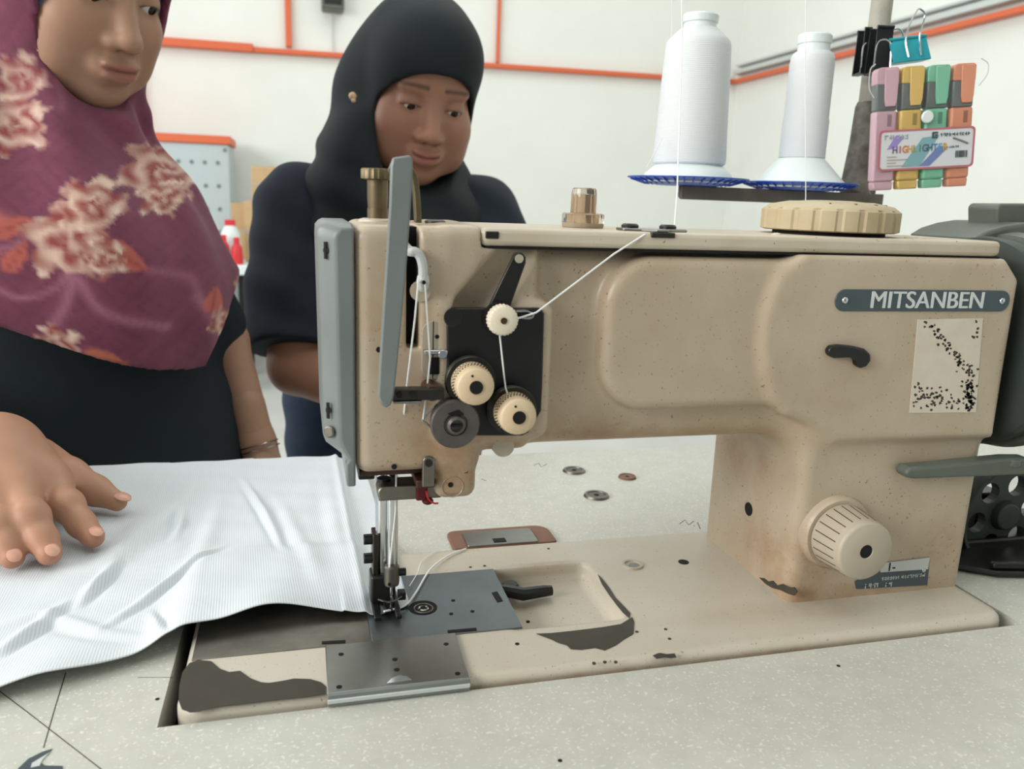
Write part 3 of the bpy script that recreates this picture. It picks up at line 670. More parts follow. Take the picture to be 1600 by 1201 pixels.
# check spring disc
q = P(712, 663, .0225); x, z = q[0], q[2]; s = (x, .0365, z); e = (x, -1, z)
cs = MB().lathe([(0, 0), (.0120, 0), (.0120, .0075), (.0136, .0090), (.0138, .0130), (.0130, .0142), (.0066, .0142), (.0062, .0130), (.0052, .0130), (.0050, .0165), (.0036, .0175), (.0034, .0150), (0, .0150)], s, e, 48, True).build('check_spring_disc', M['gunmetal'], tens)
set_props(cs, 'dark steel disc with a slotted hub')
MB().box((x - .0030, .0196, z - .0006), (x + .0030, .0212, z + .0006)).build('hub_slot', M['hole'], cs)
w_ = [P(*c_, .030) for c_ in ((684, 632), (668, 645), (660, 657), (668, 663), (690, 682))]
MB().tube(spline(w_, 6), .0007, 6).build('check_spring', M['chrome'], cs)
MB().prism([(math.cos(a_) * r_, math.sin(a_) * r_) for a_, r_ in ((2.2, .0080), (1.4, .0086), (.9, .0075), (1.1, .0052), (2.0, .0052))], (x, .0222, z), (1, 0, 0), (0, 0, 1), (0, .001, 0)).build('disc_window', M['hole'], cs)
# black release arm above
ra = [P(x, y, .0340) for x, y in ((763, 481), (803, 398), (808, 394), (816, 395), (822, 401), (822, 411), (797, 481))]
arm_ = MB().plate(ra, (0, .0028, 0)).build('release_arm', M['black'], mc, .0008)
q = P(811, 404, .034); MB().cyl((q[0], .0333, q[2]), (q[0], .0345, q[2]), .0024, 16).build('release_arm_screw', M['dialplastic'], arm_)
# flat plug under the tension unit
q = P(787, 697, .040); MB().lathe([(0, 0), (.0062, 0), (.0066, .0012), (.0066, .016), (0, .016)], (q[0], .0392, q[2]), (q[0], 1, q[2]), 28, True).build('round_plug', M['dialplastic'], mc)
for (px, py, r_, Y_) in ((704, 757, .0016, .0415), (728, 735, .0016, .0415), (616, 729, .0016, .0400), (592, 546, .0016, .0400)):
    q = P(px, py, Y_); MB().cyl((q[0], Y_ - .0003, q[2]), (q[0], Y_ + .002, q[2]), r_, 12).build('bolt_hole', M['hole'], cast)
q = P(707, 760, .0415); MB().lathe([(.0058, 0), (.0062, .0004), (.0066, 0)], (q[0], .0414, q[2]), (q[0], -1, q[2]), 28, True).build('cast_ring', M['beige'], cast)

# needle bar, presser bar and walking foot
def NP(px, py, Y=.085): return P(px, py, Y)
nx = NP(604, 800)[0]; zt_ = .112
ug = MB().box((.0985, .052, .1035), (.1380, .126, .1075)).build('head_underside', M['oilbrown'], mc, .001)
MB().box((.0985, .060, .0985), (.1080, .100, .1040)).build('head_underside_bracket', M['black'], mc, .001)
foot = MB().cyl((nx - .0015, .092, .024), (nx - .0015, .092, zt_), .0049, 24).build('presser_bar', M['chrome'], mc, .0004)
nb = MB().cyl((nx + .0035, .084, .030), (nx + .0035, .084, zt_), .0036, 20).build('needle_bar', M['chrome'], mc, .0004)
zb_ = P(640, 769, .064)[2]; xl, xr = P(590, 772, .064)[0], P(690, 772, .064)[0]
br = MB().prism([(xl + .0005, -.0048)] + [(xl + .0046 + .0046 * math.cos(a_), .0 + .0046 * math.sin(a_) * 1.05) for a_ in np.linspace(math.pi * 1.2, math.pi * .5, 7)] + [(xr, .0046), (xr, -.0048)],
                (0, .064, zb_), (1, 0, 0), (0, 0, 1), (0, .016, 0)).build('lifter_bracket', M['dullsteel'], mc, .0010)
MB().lathe([(0, 0), (.0042, 0), (.0042, .0022), (0, .0022)], (xl + .0048, .075, zb_ + .0040), (xl + .0048, .075, 1), 20, True).build('bracket_cap', M['darksteel'], br)
tx = P(655, 772, .07)[0]
tie = MB().box((tx - .0030, .0625, zb_ - .0056), (tx + .0042, .0815, zb_ + .0060)).build('thread_tie', M['maroon'], br, .0014)
MB().tube(spline([(tx + .003, .0622, zb_ + .001), (tx + .0045, .0612, zb_ - .004), (tx + .008, .0615, zb_ - .0070), (tx + .0105, .062, zb_ - .0072)], 5), .0006, 5).build('loose_end', M['red'], br)
MB().ball((tx + .0045, .065, zb_ - .0065), (.0036, .004, .0022), 12).build('tie_knot', M['maroon'], br)
q0, q1 = P(660, 712, .0405), P(678, 748, .0405)
tb = MB().prism(rrect(q0[0], q1[0], q1[2] - .004, q0[2], (.0030, .0030, .0005, .0005)), (0, .0385, 0), (1, 0, 0), (0, 0, 1), (0, .004, 0)).build('lifter_tab', M['dullsteel'], mc, .0005)
MB().cyl(((q0[0] + q1[0]) / 2, .0378, q0[2] - .0038), ((q0[0] + q1[0]) / 2, .040, q0[2] - .0038), .0022, 16).build('tab_screw', M['darksteel'], tb)
MB().box((q0[0] - .003, .042, q1[2] - .0060), (q1[0] + .001, .068, q1[2] - .0012)).build('lifter_tab_foot', M['oilbrown'], tb, .0008)
# foot group
sb = MB().box((nx - .0085, .086, .0200), (nx - .0046, .100, .0520)).build('outer_foot_shank', M['darksteel'], mc, .0008)
for z in (.0475, .0345):
    MB().cyl((nx - .0140, .091, z), (nx - .0080, .091, z), .0034, 16).build('clamp_screw', M['black'], sb, .0004)
MB().box((nx - .0100, .084, .0055), (nx + .0058, .100, .0245)).build('outer_foot_body', M['black'], sb, .0016)
MB().box((nx - .0095, .066, .0030), (nx - .0048, .104, .0062)).build('outer_toe', M['black'], sb, .0008)
MB().box((nx + .0040, .066, .0030), (nx + .0078, .104, .0062)).build('outer_toe', M['black'], sb, .0008)
cl = MB().lathe([(0, 0), (.0046, 0), (.0050, .002), (.0050, .0125), (.0040, .0135), (0, .0135)], (nx + .0030, .082, .0195), (nx + .0030, .082, 1), 20, True).build('needle_clamp', M['dullsteel'], mc)
MB().cyl((nx + .0060, .082, .0275), (nx + .0120, .082, .0275), .0026, 14).build('clamp_screw', M['black'], cl, .0003)
MB().cyl((nx + .0010, .0768, .0220), (nx + .0010, .079, .0220), .0010, 10).build('clamp_hole', M['hole'], cl)
MB().lathe([(0, -.0010), (.0004, .002), (.0010, .0035), (.0010, .0205), (0, .0205)], (nx + .0026, .080, .0), (nx + .0026, .080, 1), 12, True).build('needle', M['chrome'], cl)
inf = MB().box((nx - .0022, .074, .0030), (nx + .0030, .100, .0065)).build('inner_foot', M['black'], mc, .0008)
MB().box((nx - .0015, .090, .0060), (nx + .0025, .098, .026)).build('inner_foot_shank', M['darksteel'], inf, .0006)
MB().tube(spline([(nx - .006, .079, .0115), (nx + .001, .0765, .0100), (nx + .009, .079, .0120)], 5), .0006, 6).build('wire_finger_guard', M['chrome'], inf)
MB().box((nx + .0070, .080, .0085), (nx + .0120, .086, .0140)).build('inner_foot_nut', M['black'], inf, .0006)

# steel plates on the bed
MB().prism([(.105, .0465), (.1985, .0465), (.1990, .1300), (.105, .1300)], (0, 0, -.0006), (1, 0, 0), (0, 1, 0), (0, 0, .0014)).build('needle_plate', M['plate'], mc, .0003)
MB().prism([(.0035, .0475), (.1048, .0475), (.1048, .1300), (.0035, .1300)], (0, 0, -.0006), (1, 0, 0), (0, 1, 0), (0, 0, .0013)).build('side_plate', M['dullsteel'], mc, .0003)
sl = MB().prism([(.0772, -.0020), (.1545, -.0020), (.1555, .0463), (.0776, .0463)], (0, 0, -.0006), (1, 0, 0), (0, 1, 0), (0, 0, .0024)).build('slide_plate', M['steel'], mc, .0004)
MB().box((.0772, -.0042, -.0052), (.1545, -.0020, .0018)).build('slide_lip', M['greypaint'], sl, .0004)
MB().box((.0772, -.0050, -.0030), (.1545, -.0040, -.0006)).build('slide_lip_rib', M['conduit'], sl, .0003)
for px, py in ((533, 1022), (697, 1006), (530, 1073), (715, 1052), (617, 1030), (620, 1046)):
    q = PZ(px, py, .0018); MB().cyl((q[0], q[1], .0015), (q[0], q[1], .0020), .0016, 14).build('slide_hole', M['hole'], sl)
a_ = [PZ(x, y, .0018) for x, y in ((604, 1068), (612, 1060), (624, 1055), (636, 1057), (644, 1063))]
MB().plate([(q[0], q[1], .00175) for q in a_], (0, 0, .0004)).build('finger_notch', M['chrome'], sl)
hk = PZ(661, 949, .001)
o = MB().lathe([(0, 0), (.0085, 0), (.0092, .0003), (.0092, -.001), (0, -.001)], (hk[0], hk[1], .0009), (hk[0], hk[1], 1), 32, True).build('hook_window', M['hole'], mc)
MB().lathe([(.0022, 0), (.0030, .0006), (.0036, 0)], (hk[0], hk[1] - .001, .0012), (hk[0], hk[1] - .001, 1), 20, True).build('hook_hub', M['chrome'], o)
MB().lathe([(.0055, 0), (.0060, .0005), (.0066, 0)], (hk[0], hk[1] - .001, .0012), (hk[0], hk[1] - .001, 1), 24, True).build('hook_ring', M['dullsteel'], o)
for px, py in ((708, 938), (705, 959), (738, 955)):
    q = PZ(px, py, .0008); MB().cyl((q[0], q[1], .0004), (q[0], q[1], .0012), .0013, 12).build('plate_hole', M['hole'], mc)
a_ = [PZ(x, y, .0008) for x, y in ((768, 926), (777, 924), (786, 939), (777, 941))]
MB().plate([(q[0], q[1], .0007) for q in a_], (0, 0, .0005)).build('plate_slot', M['hole'], mc, .0002)
a_ = [PZ(x, y, .0008) for x, y in ((699, 985), (744, 981), (745, 985), (700, 989))]
MB().plate([(q[0], q[1], .0007) for q in a_], (0, 0, .0005)).build('plate_slot', M['hole'], mc)
a_ = [PZ(x, y, .0008) for x, y in ((503, 1002), (540, 1000), (540, 1004), (503, 1006))]
MB().plate([(q[0], q[1], .0006) for q in a_], (0, 0, .0005)).build('plate_slot', M['hole'], mc)
# pocket lever
q = PZ(812, 915, -.004)
pl = MB().tube([(.196, .1080, -.004), (.214, .1010, -.006), (.2300, .1045, -.007), (.2360, .1045, -.007)], [.0042, .0048, .0042, .0036], 10).build('pocket_lever', M['black'], mc)
MB().lathe([(0, 0), (.0062, 0), (.0066, .004), (.005, .006), (0, .006)], (.2065, .1090, -.007), (.2065, .1090, 1), 20, True).build('pocket_lever_pivot', M['black'], pl)
for (px, py, z) in ((825, 971, -.0128), (843, 985, -.0128), (808, 1006, .0), (878, 910, -.0128)):
    q = PZ(px, py, z); MB().cyl((q[0], q[1], z - .0004), (q[0], q[1], z + .0004), .0013, 10).build('bed_hole', M['hole'], bed)
q = PZ(988, 883, 0)
o = MB().lathe([(0, .0002), (.0052, .0002), (.0060, .0014), (.0078, .0014), (.0084, .0)], (q[0], q[1], 0), (q[0], q[1], 1), 28, True).build('oil_cap', M['dialplastic'], bed)
MB().cyl((q[0] + .001, q[1] - .0015, .0002), (q[0] + .001, q[1] - .0015, .0008), .0042, 20).build('oil_cap_disc', M['greypaint'], o)
q = PZ(1068, 878, 0); MB().cyl((q[0], q[1], -.001), (q[0], q[1], .0004), .0040, 20).build('bed_hole', M['hole'], bed)
# bare iron where the enamel has flaked off (thin flakes with their own outlines)
def chip(pts, name='flaked_patch', z=.0002, m_='chip', par=None, th=.00025):
    a_ = [PZ(x, y, z) for x, y in pts]; return MB().plate([(q[0], q[1], z) for q in a_], (0, 0, th)).build(name, M[m_], par or bed)
chip([(285, 1050), (296, 1036), (310, 1031), (330, 1033), (344, 1045), (358, 1050), (375, 1048), (392, 1060), (408, 1066), (420, 1067), (440, 1064), (460, 1060), (485, 1061), (502, 1066), (510, 1073), (509, 1084), (480, 1089), (420, 1095), (380, 1100), (340, 1104), (322, 1108), (310, 1112), (297, 1113), (284, 1108), (279, 1094), (280, 1072)])
chip([(838, 990), (862, 989), (900, 985), (940, 980), (970, 975), (988, 964), (991, 972), (990, 990), (976, 998), (962, 1008), (945, 1016), (930, 1012), (908, 1015), (892, 1014), (886, 1008), (872, 1004), (862, 999)])
chip([(934, 897), (942, 905), (952, 918), (962, 934), (974, 946), (985, 958), (984, 966), (974, 958), (964, 946), (952, 930), (940, 912)])
chip([(1020, 1024), (1030, 1020), (1042, 1022), (1054, 1021), (1057, 1027), (1048, 1028), (1038, 1027), (1026, 1029)])
for px, py in ((995, 987), (1040, 983), (1046, 998), (962, 1034), (945, 1034), (928, 1036), (735, 886), (757, 884), (857, 857)):
    q = PZ(px, py, 0); MB().cyl((q[0], q[1], -.0004), (q[0], q[1], .0004), .0011, 7).build('flaked_spot', M['chip'], bed)
# hole in the column's side
cx_ = sx(.105, .04, .36, .42); ch = PX(1170, 795, cx_)
o = MB().lathe([(.0048, 0), (.0062, .0012), (.0092, .0012), (.0110, 0)], (cx_ + .0008, ch[1], ch[2]), (-1, ch[1], ch[2]), 28, True).build('column_hole_boss', M['beige'], cast)
MB().cyl((cx_ - .0004, ch[1], ch[2]), (cx_ + .004, ch[1], ch[2]), .0050, 20).build('column_hole', M['hole'], cast)

for pts in ([(1186, 902), (1194, 903), (1200, 908), (1208, 907), (1214, 914), (1222, 912), (1232, 918), (1240, 917), (1245, 924), (1240, 930), (1230, 927), (1220, 922), (1206, 918), (1196, 912)],):
    q = []
    for x, y in pts:
        q.append(PX(x, y, cx_ - .0004))
    MB().plate(q, (.0010, 0, 0)).build('flaked_patch', M['chip'], cast)

# name plate with lettering
a_, b_ = P(1307, 450, .0355), P(1574, 487, .0355); z0, z1 = b_[2] + .0003, a_[2] - .0006; rr = (z1 - z0) / 2
npl = MB().prism(rrect(a_[0], b_[0], z0, z1, rr * .98, 8), (0, .0350, 0), (1, 0, 0), (0, 0, 1), (0, .0015, 0)).build('name_plate', M['plateblue'], mc, .0004)
for x in (a_[0] + rr * 1.0, b_[0] - rr * .9):
    MB().ball((x, .0348, (z0 + z1) / 2), (.0022, .0012, .0022), 12).build('rivet', M['chrome'], npl)
def text(body, size, loc, mat_, parent, xs=1.0, ext_=.0002, align='CENTER', rot=(math.pi / 2, 0, 0), name='lettering', off=0.0):
    c = bpy.data.curves.new(name, 'FONT'); c.body = body; c.size = size; c.align_x = align; c.align_y = 'CENTER'; c.extrude = ext_; c.offset = off
    tmp = bpy.data.objects.new(name, c); COL.objects.link(tmp); bpy.context.view_layer.update()
    me = bpy.data.meshes.new_from_object(tmp.evaluated_get(bpy.context.evaluated_depsgraph_get())); bpy.data.objects.remove(tmp)
    me.materials.clear(); me.name = name; o = link(name, me, mat_, parent); o.location = loc; o.rotation_euler = rot; o.scale = (xs, 1, 1)
    return o
for i_, dx in enumerate((-.00022, 0, .00022)): text('MITSANBEN', (z1 - z0) * 1.12, ((a_[0] + b_[0]) / 2 + .0022 + dx, .0348 - .00002 * i_, (z0 + z1) / 2 - .0001), M['letter'], npl, 1.06)
def strokes(x0, x1, z, h, y, m_, parent, seed, name='worn_lettering'):
    """row of small worn characters too rubbed to read"""
    r_ = random.Random(seed); x = x0; b_ = MB()
    while x < x1:
        w_ = h * r_.uniform(.45, .75)
        for _ in range(2): zz = z + r_.uniform(-.45, .3) * h; b_.box((x, y - .0001, zz), (x + w_, y + .0001, zz + h * .18))
        xx = x + r_.choice((0, .5, .8)) * w_; b_.box((xx, y - .0001, z - h * .5), (xx + h * .18, y + .0001, z + h * .5)); x += w_ + h * .28
    return set_props(b_.build(name, m_, parent), kind='stuff')
# black hooked lever on the pillar
hp = [(1295, 548), (1300, 541), (1312, 539), (1335, 541), (1352, 545), (1361, 553), (1362, 564), (1355, 573), (1346, 576), (1339, 571), (1338, 562), (1330, 559), (1305, 560), (1297, 556)]
MB().plate([P(x, y, .0315) for x, y in hp], (0, .0055, 0)).build('hooked_stop', M['black'], mc, .0014, 3)
# worn label
wl_ = [P(x, y, .0357) for x, y in ((1434, 499), (1536, 497), (1531, 560), (1525, 644), (1421, 645), (1428, 570))]
lab = MB().plate(wl_, (0, .0005, 0)).build('worn_label', mat('worn_label_paper', S(214, 204, 188), .6, var=S(200, 186, 164), vscale=80, vamt=.5), mc)
rs_ = random.Random(3)
def speck(cx, cy, n, sx, sy, big):
    for _ in range(n):
        x, y = rs_.gauss(cx, sx), rs_.gauss(cy, sy)
        if not (1427 < x < 1531 and 501 < y < 642): continue
        k = rs_.uniform(.6, 1.0) * big * 1.5; q = [P(x + k * math.cos(a1) * rs_.uniform(.4, 1.3), y + k * math.sin(a1) * rs_.uniform(.4, 1.2), .0356) for a1 in np.linspace(0, 5.4, 6)]
        SP.plate(q, (0, .0004, 0))
SP = MB()
for i in range(12): speck(1452 + i * 5.5, 506 + i * 6.5, 5, 5, 4, 2.0)
for i in range(10): speck(1512 + rs_.uniform(-14, 10), 560 + i * 8, 3, 6, 5, 2.1)
for i in range(10): speck(1430 + i * 5, 606 + rs_.uniform(-4, 34), 5, 6, 6, 2.2)
for i in range(9): speck(1515, 598 + i * 5, 5, 4, 3, 2.2)
speck(1528, 520, 8, 4, 12, 2.0); speck(1500, 630, 8, 8, 6, 1.8)
set_props(SP.build('flaked_print', M['chip'], lab), kind='stuff')

# stitch dial
q = P(1354, 862, .010); x, z = q[0], q[2]; s = (x, .0455, z); e = (x, -1, z)
MB().lathe([(0, 0), (.0262, 0), (.0256, .0055), (.0240, .0075), (0, .0075)], s, e, 48, True).build('dial_seat', M['beige'], mc)
sd = MB().lathe([(0, .0345), (.0042, .0345), (.0048, .0355), (.0182, .0355), (.0196, .0345), (.0200, .0325), (.0218, .0110), (.0218, .0085), (.0200, .0078), (0, .0078)], s, e, 96, True).build('stitch_dial', M['dialplastic'], mc, 0, 2, 50)
MB().cyl((x, .0104, z), (x, .03, z), .0046, 24).build('dial_bore', M['hole'], sd)
for i in range(22):
    th = 2 * math.pi * i / 22; w = np.array((math.cos(th), 0, math.sin(th))); u = np.array((-math.sin(th), 0, math.cos(th)))
    c0 = np.array((x, .0455 - .0105, z)) + w * .02182; c1 = np.array((x, .0455 - .0295, z)) + w * .02026
    MB().plate([c0 - u * .0003, c0 + u * .0003, c1 + u * .0003, c1 - u * .0003], w * .00015).build('dial_groove', M['oilbrown'], sd)
# data plate
DY = sy(.50, .02) - .0006
dp = MB().plate([P(x, y, DY) for x, y in ((1338, 920), (1336, 909), (1372, 880), (1453, 871), (1449, 914))], (0, .0010, 0)).build('data_plate', M['plateblue'], mc)
MB().plate([P(x, y, DY - .0003) for x, y in ((1376, 894), (1374, 880), (1453, 871), (1450, 889))], (0, .0003, 0)).build('data_plate_panel', M['conduit'], dp)
q = P(1444, 891, DY - .0004); MB().ball((q[0], DY - .0003, q[2]), (.0016, .0008, .0016), 10).build('rivet', M['chrome'], dp)
q = P(1393, 886, DY - .0006); text('1-', .009, (q[0], DY - .0004, q[2]), M['hole'], dp, 1)
for k_, (pa_, pb2, hh) in enumerate((((1378, 903), (1446, 899), .0026), ((1352, 915), (1374, 914), .0034), ((1384, 913), (1394, 913), .0034))):
    q0, q1 = P(*pa_, DY - .0003), P(*pb2, DY - .0003); strokes(q0[0], q1[0], (q0[2] + q1[2]) / 2, hh, DY - .0002, M['conduit'], dp, 11 + k_)
# reverse lever
rv = [P(x, y, .030) for x, y in ((1416, 738), (1424, 731), (1450, 729), (1580, 716), (1612, 716), (1612, 742), (1560, 744), (1430, 749), (1418, 747))]
lv = MB().plate(rv, (0, .012, 0)).build('reverse_lever', M['greygreen'], mc, .0030, 3)
q = P(1560, 722, .044); MB().cyl((q[0], .034, q[2] + .001), (q[0], .034, q[2] + .0065), .006, 20).build('lever_boss', M['greygreen'], lv, .001)

# parts on top of the lid
q = P(1293, 362, .090); x = q[0]; T0 = .2490
MB().cyl((x, .090, .2462), (x, .090, T0), .036, 40).build('dial_neck', M['hole'], mc)
def lobes(th, t): 
    return 1 + (.012 * (1 if math.cos(20 * th) > -.72 else -1.0) if t < .0140 else 0)
R_ = .0437
td = MB().lathe([(0, 0), (R_ * .94, 0), (R_, .0008), (R_ * 1.0, .0132), (R_ * .975, .0139), (R_ * .97, .0145), (R_ * .90, .0168), (R_ * .62, .0192), (R_ * .58, .0190), (R_ * .3, .0200), (0, .0200)], (x, .090, T0), (x, .090, 1), 200, True, lobes).build('top_dial', M['topdial'], mc, 0, 2, 28)
for th in (-2.2, -1.75, -1.3, -.9):
    MB().box((-.0015, -.0006, -.0003), (.0015, .0006, .0003), Matrix.Rotation(th, 3, 'Z'), (x + .034 * math.cos(th), .090 + .034 * math.sin(th), T0 + .0178)).build('dial_number', M['oilbrown'], td)
q = P(910, 357, .090); x = q[0]
oc = MB().lathe([(0, 0), (.0128, 0), (.0132, .0012), (.0132, .0080), (.0124, .0088), (.0080, .0088), (.0078, .0200), (.0074, .0232), (.0066, .0240), (0, .0240)], (x, .090, .2466), (x, .090, 1), 40, True, lambda th, t: 1 + (.03 * math.cos(10 * th) if t < .0085 else 0)).build('oil_sight', M['smoke'], mc)
MB().lathe([(0, .0010), (.0066, .0010), (.0064, .0200), (0, .0205)], (x, .090, .2466), (x, .090, 1), 28, True).build('oil_sight_core', M['amber'], oc)
MB().lathe([(0, .0004), (.0110, .0004), (.0110, .0030), (0, .0030)], (x, .090, .2466), (x, .090, 1), 28, True).build('oil_sight_base', M['cream'], oc)
# thread guide on the lid
g0, g1 = P(968, 360, .058), P(1062, 362, .058)
tg = MB().prism([(g0[0], .052), (g0[0] + .010, .049), (g0[0] + .016, .040), (g1[0] - .016, .040), (g1[0] - .010, .049), (g1[0] + .002, .052), (g1[0] + .002, .060), (g0[0], .064)], (0, 0, .2466), (1, 0, 0), (0, 1, 0), (0, 0, .0016)).build('top_thread_guide', M['steel'], mc, .0005)
MB().box((g0[0] + .012, .0385, .2436), (g1[0] - .012, .042, .2466)).build('guide_lip', M['darksteel'], tg, .0005)
for x in (g0[0] + .006, g1[0] - .0085):
    MB().lathe([(0, 0), (.0050, 0), (.0052, .0016), (.0040, .0026), (0, .0026)], (x, .057, .2481), (x, .057, 1), 20, True).build('guide_screw', M['black'], tg)

# hand wheel on the right end
hw = thing_root = mc
wx = .5300
MB().lathe([(0, 0), (.026, 0), (.026, .012), (0, .012)], (wx, .092, .172), (9, .092, .172), 32, True).build('wheel_shaft', M['darksteel'], mc)
hw = MB().lathe([(0, .010), (.050, .010), (.068, .012), (.0755, .016), (.0765, .022), (.0755, .030), (.069, .034), (.062, .030), (.040, .032), (.030, .045), (0, .048)], (wx, .092, .172), (9, .092, .172), 72, True).build('hand_wheel', M['darkgreen'], mc)
MB().lathe([(.058, .034), (.078, .036), (.0800, .046), (.078, .056), (.070, .060), (.058, .056)], (wx, .092, .172), (9, .092, .172), 72, True).build('hand_wheel_rim', M['greygreen'], hw)
cv = [P(x, y, .10) for x, y in ((1523, 374), (1545, 361), (1570, 353), (1600, 348), (1660, 348), (1700, 380), (1700, 440), (1590, 425), (1572, 405), (1566, 395))]
MB().plate(cv, (0, .07, 0)).build('belt_cover', M['greygreen'], mc, .003, 3)
cv = [P(x, y, .12) for x, y in ((1559, 352), (1559, 324), (1564, 318), (1640, 318), (1640, 352))]
MB().plate(cv, (0, .03, 0)).build('belt_cover_cap', M['greygreen'], mc, .002, 3)

# perforated wheel behind the right end of the machine
q = P(1562, 802, .110)
pw = thing('pulley_wheel', 'dark green metal wheel with round holes behind the right end of the machine', 'wheel', (q[0], q[1], ZB + TZ + .0004))
R_ = .0445; cz = q[2] - TZ
bmv = MB(); N_ = 64; holes = 6; rh = .0088; rc = .0262
circ = [(R_ * math.cos(2 * math.pi * i / N_), R_ * math.sin(2 * math.pi * i / N_)) for i in range(N_)]
me = bpy.data.meshes.new('wheel_disc'); bm = bmesh.new()
def loop(pts, y):
    v_ = [bm.verts.new((a, y, b + cz)) for a, b in pts]; return [bm.edges.new((v_[i], v_[(i + 1) % len(v_)])) for i in range(len(v_))]
for y in (-.004, .004):
    es = loop(circ, y)
    for k in range(holes):
        t0 = 2 * math.pi * (k + .18) / holes; es += loop([(rc * math.cos(t0) + rh * math.cos(2 * math.pi * i / 20), rc * math.sin(t0) + rh * math.sin(2 * math.pi * i / 20)) for i in range(20)], y)
    bmesh.ops.triangle_fill(bm, use_beauty=True, use_dissolve=False, edges=es)
bm.verts.ensure_lookup_table(); nv = len(bm.verts) // 2
def wall_(i0, n):
    for i in range(n):
        j = (i + 1) % n; bm.faces.new((bm.verts[i0 + i], bm.verts[i0 + j], bm.verts[nv + i0 + j], bm.verts[nv + i0 + i]))
wall_(0, N_)
for k in range(holes): wall_(N_ + 20 * k, 20)
bmesh.ops.recalc_face_normals(bm, faces=bm.faces); bm.to_mesh(me); bm.free()
link('wheel_disc', me, M['darkgreen'], pw)
MB().lathe([(R_ * .93, -.009), (R_, -.010), (R_ * 1.02, 0), (R_, .010), (R_ * .93, .009), (R_ * .93, -.009)], (0, 0, cz), (0, 1, cz), 64, True).build('wheel_rim', M['darkgreen'], pw)
MB().lathe([(0, -.010), (.011, -.010), (.013, -.004), (.013, .01), (0, .01)], (0, 0, cz), (0, 1, cz), 28, True).build('hub', M['darkgreen'], pw, .001)
MB().box((-.012, .010, 0), (.012, .034, cz + .014)).build('bracket', M['black'], pw, .002)
MB().box((-.05, -.008, 0), (.06, .05, .010)).build('bracket_base', M['black'], pw, .002)
# black winder bar lying on the table at the right end
q = PZ(1600, 945, TZ)
wb = thing('belt_guard', 'black belt guard lying on the table at the right end of the machine', 'belt guard', (.5450, .05, ZB + TZ + .0004))
MB().prism([(0, .032), (.032, .008), (.16, -.020), (.20, -.02), (.20, .12), (.0, .12)], (0, 0, 0), (1, 0, 0), (0, 1, 0), (0, 0, .005)).build('guard_tray', M['black'], wb, .003)
MB().prism([(.030, .012), (.158, -.016), (.159, -.010), (.032, .018)], (0, 0, .005), (1, 0, 0), (0, 1, 0), (0, 0, .006)).build('guard_lip', M['black'], wb, .002)

# ---------------------------------------------------------------- thread stand, cones, threads
SY = .350
zd = P(1085, 284, SY)[2]
px_ = P(1374, 60, SY)[0]; pb = P(1383, 300, SY)[0]
ts = thing('thread_stand', 'weathered thread stand pole with a brown grey cross bar behind the machine', 'thread stand', (.640, SY, ZB + TZ))
def L_(x, z): return (x - .640, z - TZ)
MB().cyl((0, .012, 0), (0, .012, .80), .0105, 24).build('pole', M['pole'], ts)
MB().lathe([(0, 0), (.030, 0), (.030, .004), (.014, .010), (.014, .03), (0, .03)], (0, .012, 0), (0, .012, 1), 28, True).build('pole_base', M['darksteel'], ts, .001)
zl = P(1360, 300, SY)[2] - TZ
MB().lathe([(.0108, zl - .12), (.0160, zl - .11), (.0175, zl - .03), (.0168, zl + .01), (.0150, zl + .05), (.0130, zl + .085), (.0110, zl + .09)], (0, .012, 0), (0, .012, 1), 24, True, lambda th, t: 1 + .05 * math.sin(5 * th + 60 * t) + .03 * math.sin(130 * t)).build('tape_wrap', M['wrap'], ts)
a0 = P(1062, 300, SY); zc0 = P(1062, 311, SY)[2] - TZ; zc1 = zd - TZ - .004
MB().prism(rrect(a0[0] - .640, .02, zc0, zc1, (.001, .001, .004, .001)), (0, -.004, 0), (1, 0, 0), (0, 0, 1), (0, .008, 0)).build('cross_bar', M['stand'], ts, .0008)
c1 = P(1074, 284, SY)[0] ; c2 = P(1249, 279, SY)[0]
for cx in (c1, c2):
    MB().cyl((cx - .640, 0, zc1 - .004), (cx - .640, 0, zc1 + .150), .0035, 12).build('spool_pin', M['steel'], ts)
def dish(cx, R, lab):
    t = thing('cone_dish', lab, 'dish', (cx, SY, ZB + zd - .004), 'blue cone dishes')
    MB().lathe([(.0045, 0), (R * .5, 0), (R * .62, .001), (R * .95, .0058), (R, .0066), (R, .0074), (R * .94, .0070), (R * .6, .0024), (.0045, .0024), (.0045, 0)], (0, 0, 0), (0, 0, 1), 72, True).build('dish_plate', M['blue'], t)
    for i in range(36):
        th = 2 * math.pi * i / 36; w = np.array((math.cos(th), math.sin(th), 0)); u = np.array((-w[1], w[0], 0))
        a, b = w * R * .70, w * R * .95
        MB().plate([a - u * .0006 + (0, 0, .0004), a + u * .0006 + (0, 0, .0004), b + u * .0006 + (0, 0, .0049), b - u * .0006 + (0, 0, .0049)], (0, 0, .0012)).build('dish_rib', M['blue'], t)
dish(c1, .0585, 'blue dish under the fuller white thread cone'); dish(c2, .0575, 'blue dish under the slimmer white thread cone')
def spool(cx, lab, prof_cone, prof_yarn, lean):
    t = thing('thread_cone', lab, 'thread cone', (cx, SY, ZB + zd - .004 + .0024), 'white thread cones')
    MB().lathe(prof_cone, (0, 0, 0), (0, 0, 1), 56, True).build('cone_core', M['cone'], t)
    MB().lathe(prof_yarn, (0, 0, 0), (0, 0, 1), 72, True).build('wound_thread', M['yarn'], t)
    return t
